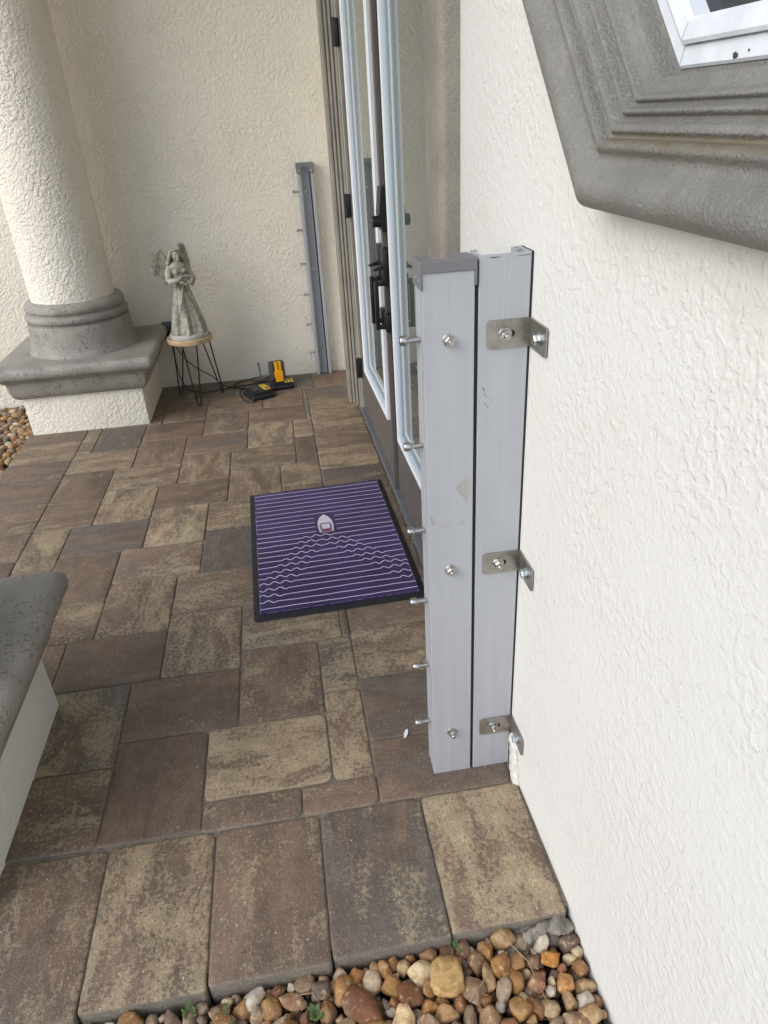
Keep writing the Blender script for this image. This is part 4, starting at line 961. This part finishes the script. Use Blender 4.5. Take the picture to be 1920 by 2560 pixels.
cord([(-0.385, 4.530, 0.010), (-0.352, 4.575, 0.006), (-0.315, 4.625, 0.006), (-0.25, 4.662, 0.006), (-0.185, 4.672, 0.010), (-0.14, 4.645, 0.012), (-0.11, 4.57, 0.018)], 'black cord loop curving behind the small plate with the upright bolt')
cord([(-0.29, 4.49, 0.009), (-0.318, 4.44, 0.005), (-0.318, 4.36, 0.004), (-0.296, 4.27, 0.004), (-0.262, 4.205, 0.004), (-0.215, 4.200, 0.006)], 'short black cord bend round the left end of the front charger', 0.0028)
ob = thing('outlet_box', 'dark weatherproof outlet box on back wall behind the pedestal cap', 'outlet', (-0.725, BACK - 0.001, 0.37))
b = MB(); b.box((-0.035, -0.03, -0.055), (0.035, -0.001, 0.055), bev=0.005); b.build('cover', 'outlet', ob, 35)
b = MB(); b.box((-0.028, -0.038, -0.03), (0.028, -0.0302, 0.03), bev=0.004); b.build('lid', 'tool', ob, 35)

# ------------------------------------------------------------------ small stuff at the edge
def weed(x, y, z, n, h, label):
    r = thing('weed', label, 'weed', (x, y, z), 'small weeds along the slab edge'); b = MB(); bs = MB()
    for k in range(n):
        a = rnd.uniform(0, 6.28); l = rnd.uniform(0.4, 1.0) * h; p = Vector((0.6 * l * math.cos(a), 0.6 * l * math.sin(a), l * rnd.uniform(0.5, 1.0)))
        bs.tube([(0, 0, 0), tuple(p * 0.5 + Vector((0, 0, 0.004))), tuple(p)], 0.0006, n=4)
        for j in range(9):
            q = p * (0.4 + 0.6 * j / 8); da = a + (1.3 if j % 2 else -1.3); d = Vector((math.cos(da), math.sin(da), rnd.uniform(-0.2, 0.4))); s_ = d.cross(Vector((0, 0, 1))).normalized(); L = rnd.uniform(0.005, 0.009)
            b.add([tuple(q), tuple(q + d * L * 0.5 + s_ * L * 0.3), tuple(q + d * L), tuple(q + d * L * 0.5 - s_ * L * 0.3)], [(0, 1, 2, 3)])
    b.build('leaves', 'leaf', r, normals=False); bs.build('stem', 'leaf', r)
weed(-0.345, 0.800, -0.034, 5, 0.030, 'small pale weed farthest left at the slab edge')
weed(-0.272, 0.770, -0.034, 7, 0.040, 'taller feathery weed growing up from the gravel')
weed(-0.098, 0.752, -0.032, 9, 0.030, 'low bushy green weed beside the big brown stone')
weed(0.200, 0.826, -0.038, 5, 0.026, 'tiny green sprig under the joint of two slabs')
b = MB()
for k, (x, y, z, rx, ry, rz) in enumerate(((0.400, 0.836, -0.040, 0.045, 0.026, 0.028), (0.352, 0.826, -0.062, 0.05, 0.028, 0.026), (0.318, 0.808, -0.068, 0.036, 0.026, 0.024), (0.428, 0.836, -0.034, 0.026, 0.022, 0.024), (0.375, 0.812, -0.066, 0.03, 0.024, 0.022))): b.ico((x, y, z), (rx, ry, rz), sub=4, jit=0.9, seed=k * 3.3)
o = remeshed(b, 'mortar_lump', 'mortar', None, 0.003, 0); tag(o, 'rough grey mortar spilling out under the slab corner by the wall', 'mortar')
for v in o.data.vertices: v.co += v.normal * (0.006 * noise.noise(v.co * 60) + 0.003 * noise.noise(v.co * 150))
b = MB()
for k, (y, z, r) in enumerate(((1.224, 0.110, 0.016), (1.217, 0.09, 0.020), (1.214, 0.070, 0.022), (1.209, 0.05, 0.024), (1.205, 0.03, 0.023), (1.198, 0.012, 0.020), (1.188, 0.004, 0.014))): b.ico((0.452 - 0.004, y, z), (0.012, r, r * 1.3), sub=3, jit=0.35, seed=k * 2.7)
o = remeshed(b, 'filler_lump', 'foam', None, 0.0025, 4); tag(o, 'cracked white filler lump at the foot of the wall post', 'filler')
b = MB(); b.prism([(-0.004, -0.016), (0.004, -0.012), (0.007, 0.004), (0.003, 0.016), (-0.003, 0.012), (-0.006, 0.0)], lambda u, v, t_: (0.199 + u * 0.9 + v * 0.3, 1.399 + v, 0.002 + t_), 0.0, 0.003); tag(b.build('petal', 'shell'), 'single white petal lying on the dark paver beside the flood post', 'petal')
for k, (p, q, lab) in enumerate((((0.30, 0.83, -0.02), (0.35, 0.70, -0.03), 'thin dry stem leaning over the pebbles nearest the wall'), ((0.20, 0.72, -0.02), (0.27, 0.78, -0.025), 'thin dry stem lying across pebbles in the middle'), ((-0.135, 0.795, -0.025), (-0.09, 0.775, -0.03), 'short curled dry stem lying at the slab edge'))):
    p, q = Vector(p), Vector(q); mdl = (p + q) / 2 + Vector((0.01, 0.004, 0.012)); b = MB(); b.tube([p, p.lerp(mdl, 0.6), mdl, mdl.lerp(q, 0.6), q], [0.0012, 0.0012, 0.001, 0.001, 0.0006], n=5); tag(b.build('dry_stem', 'twig', None, 60), lab, 'stem', 'dry stems on the gravel')
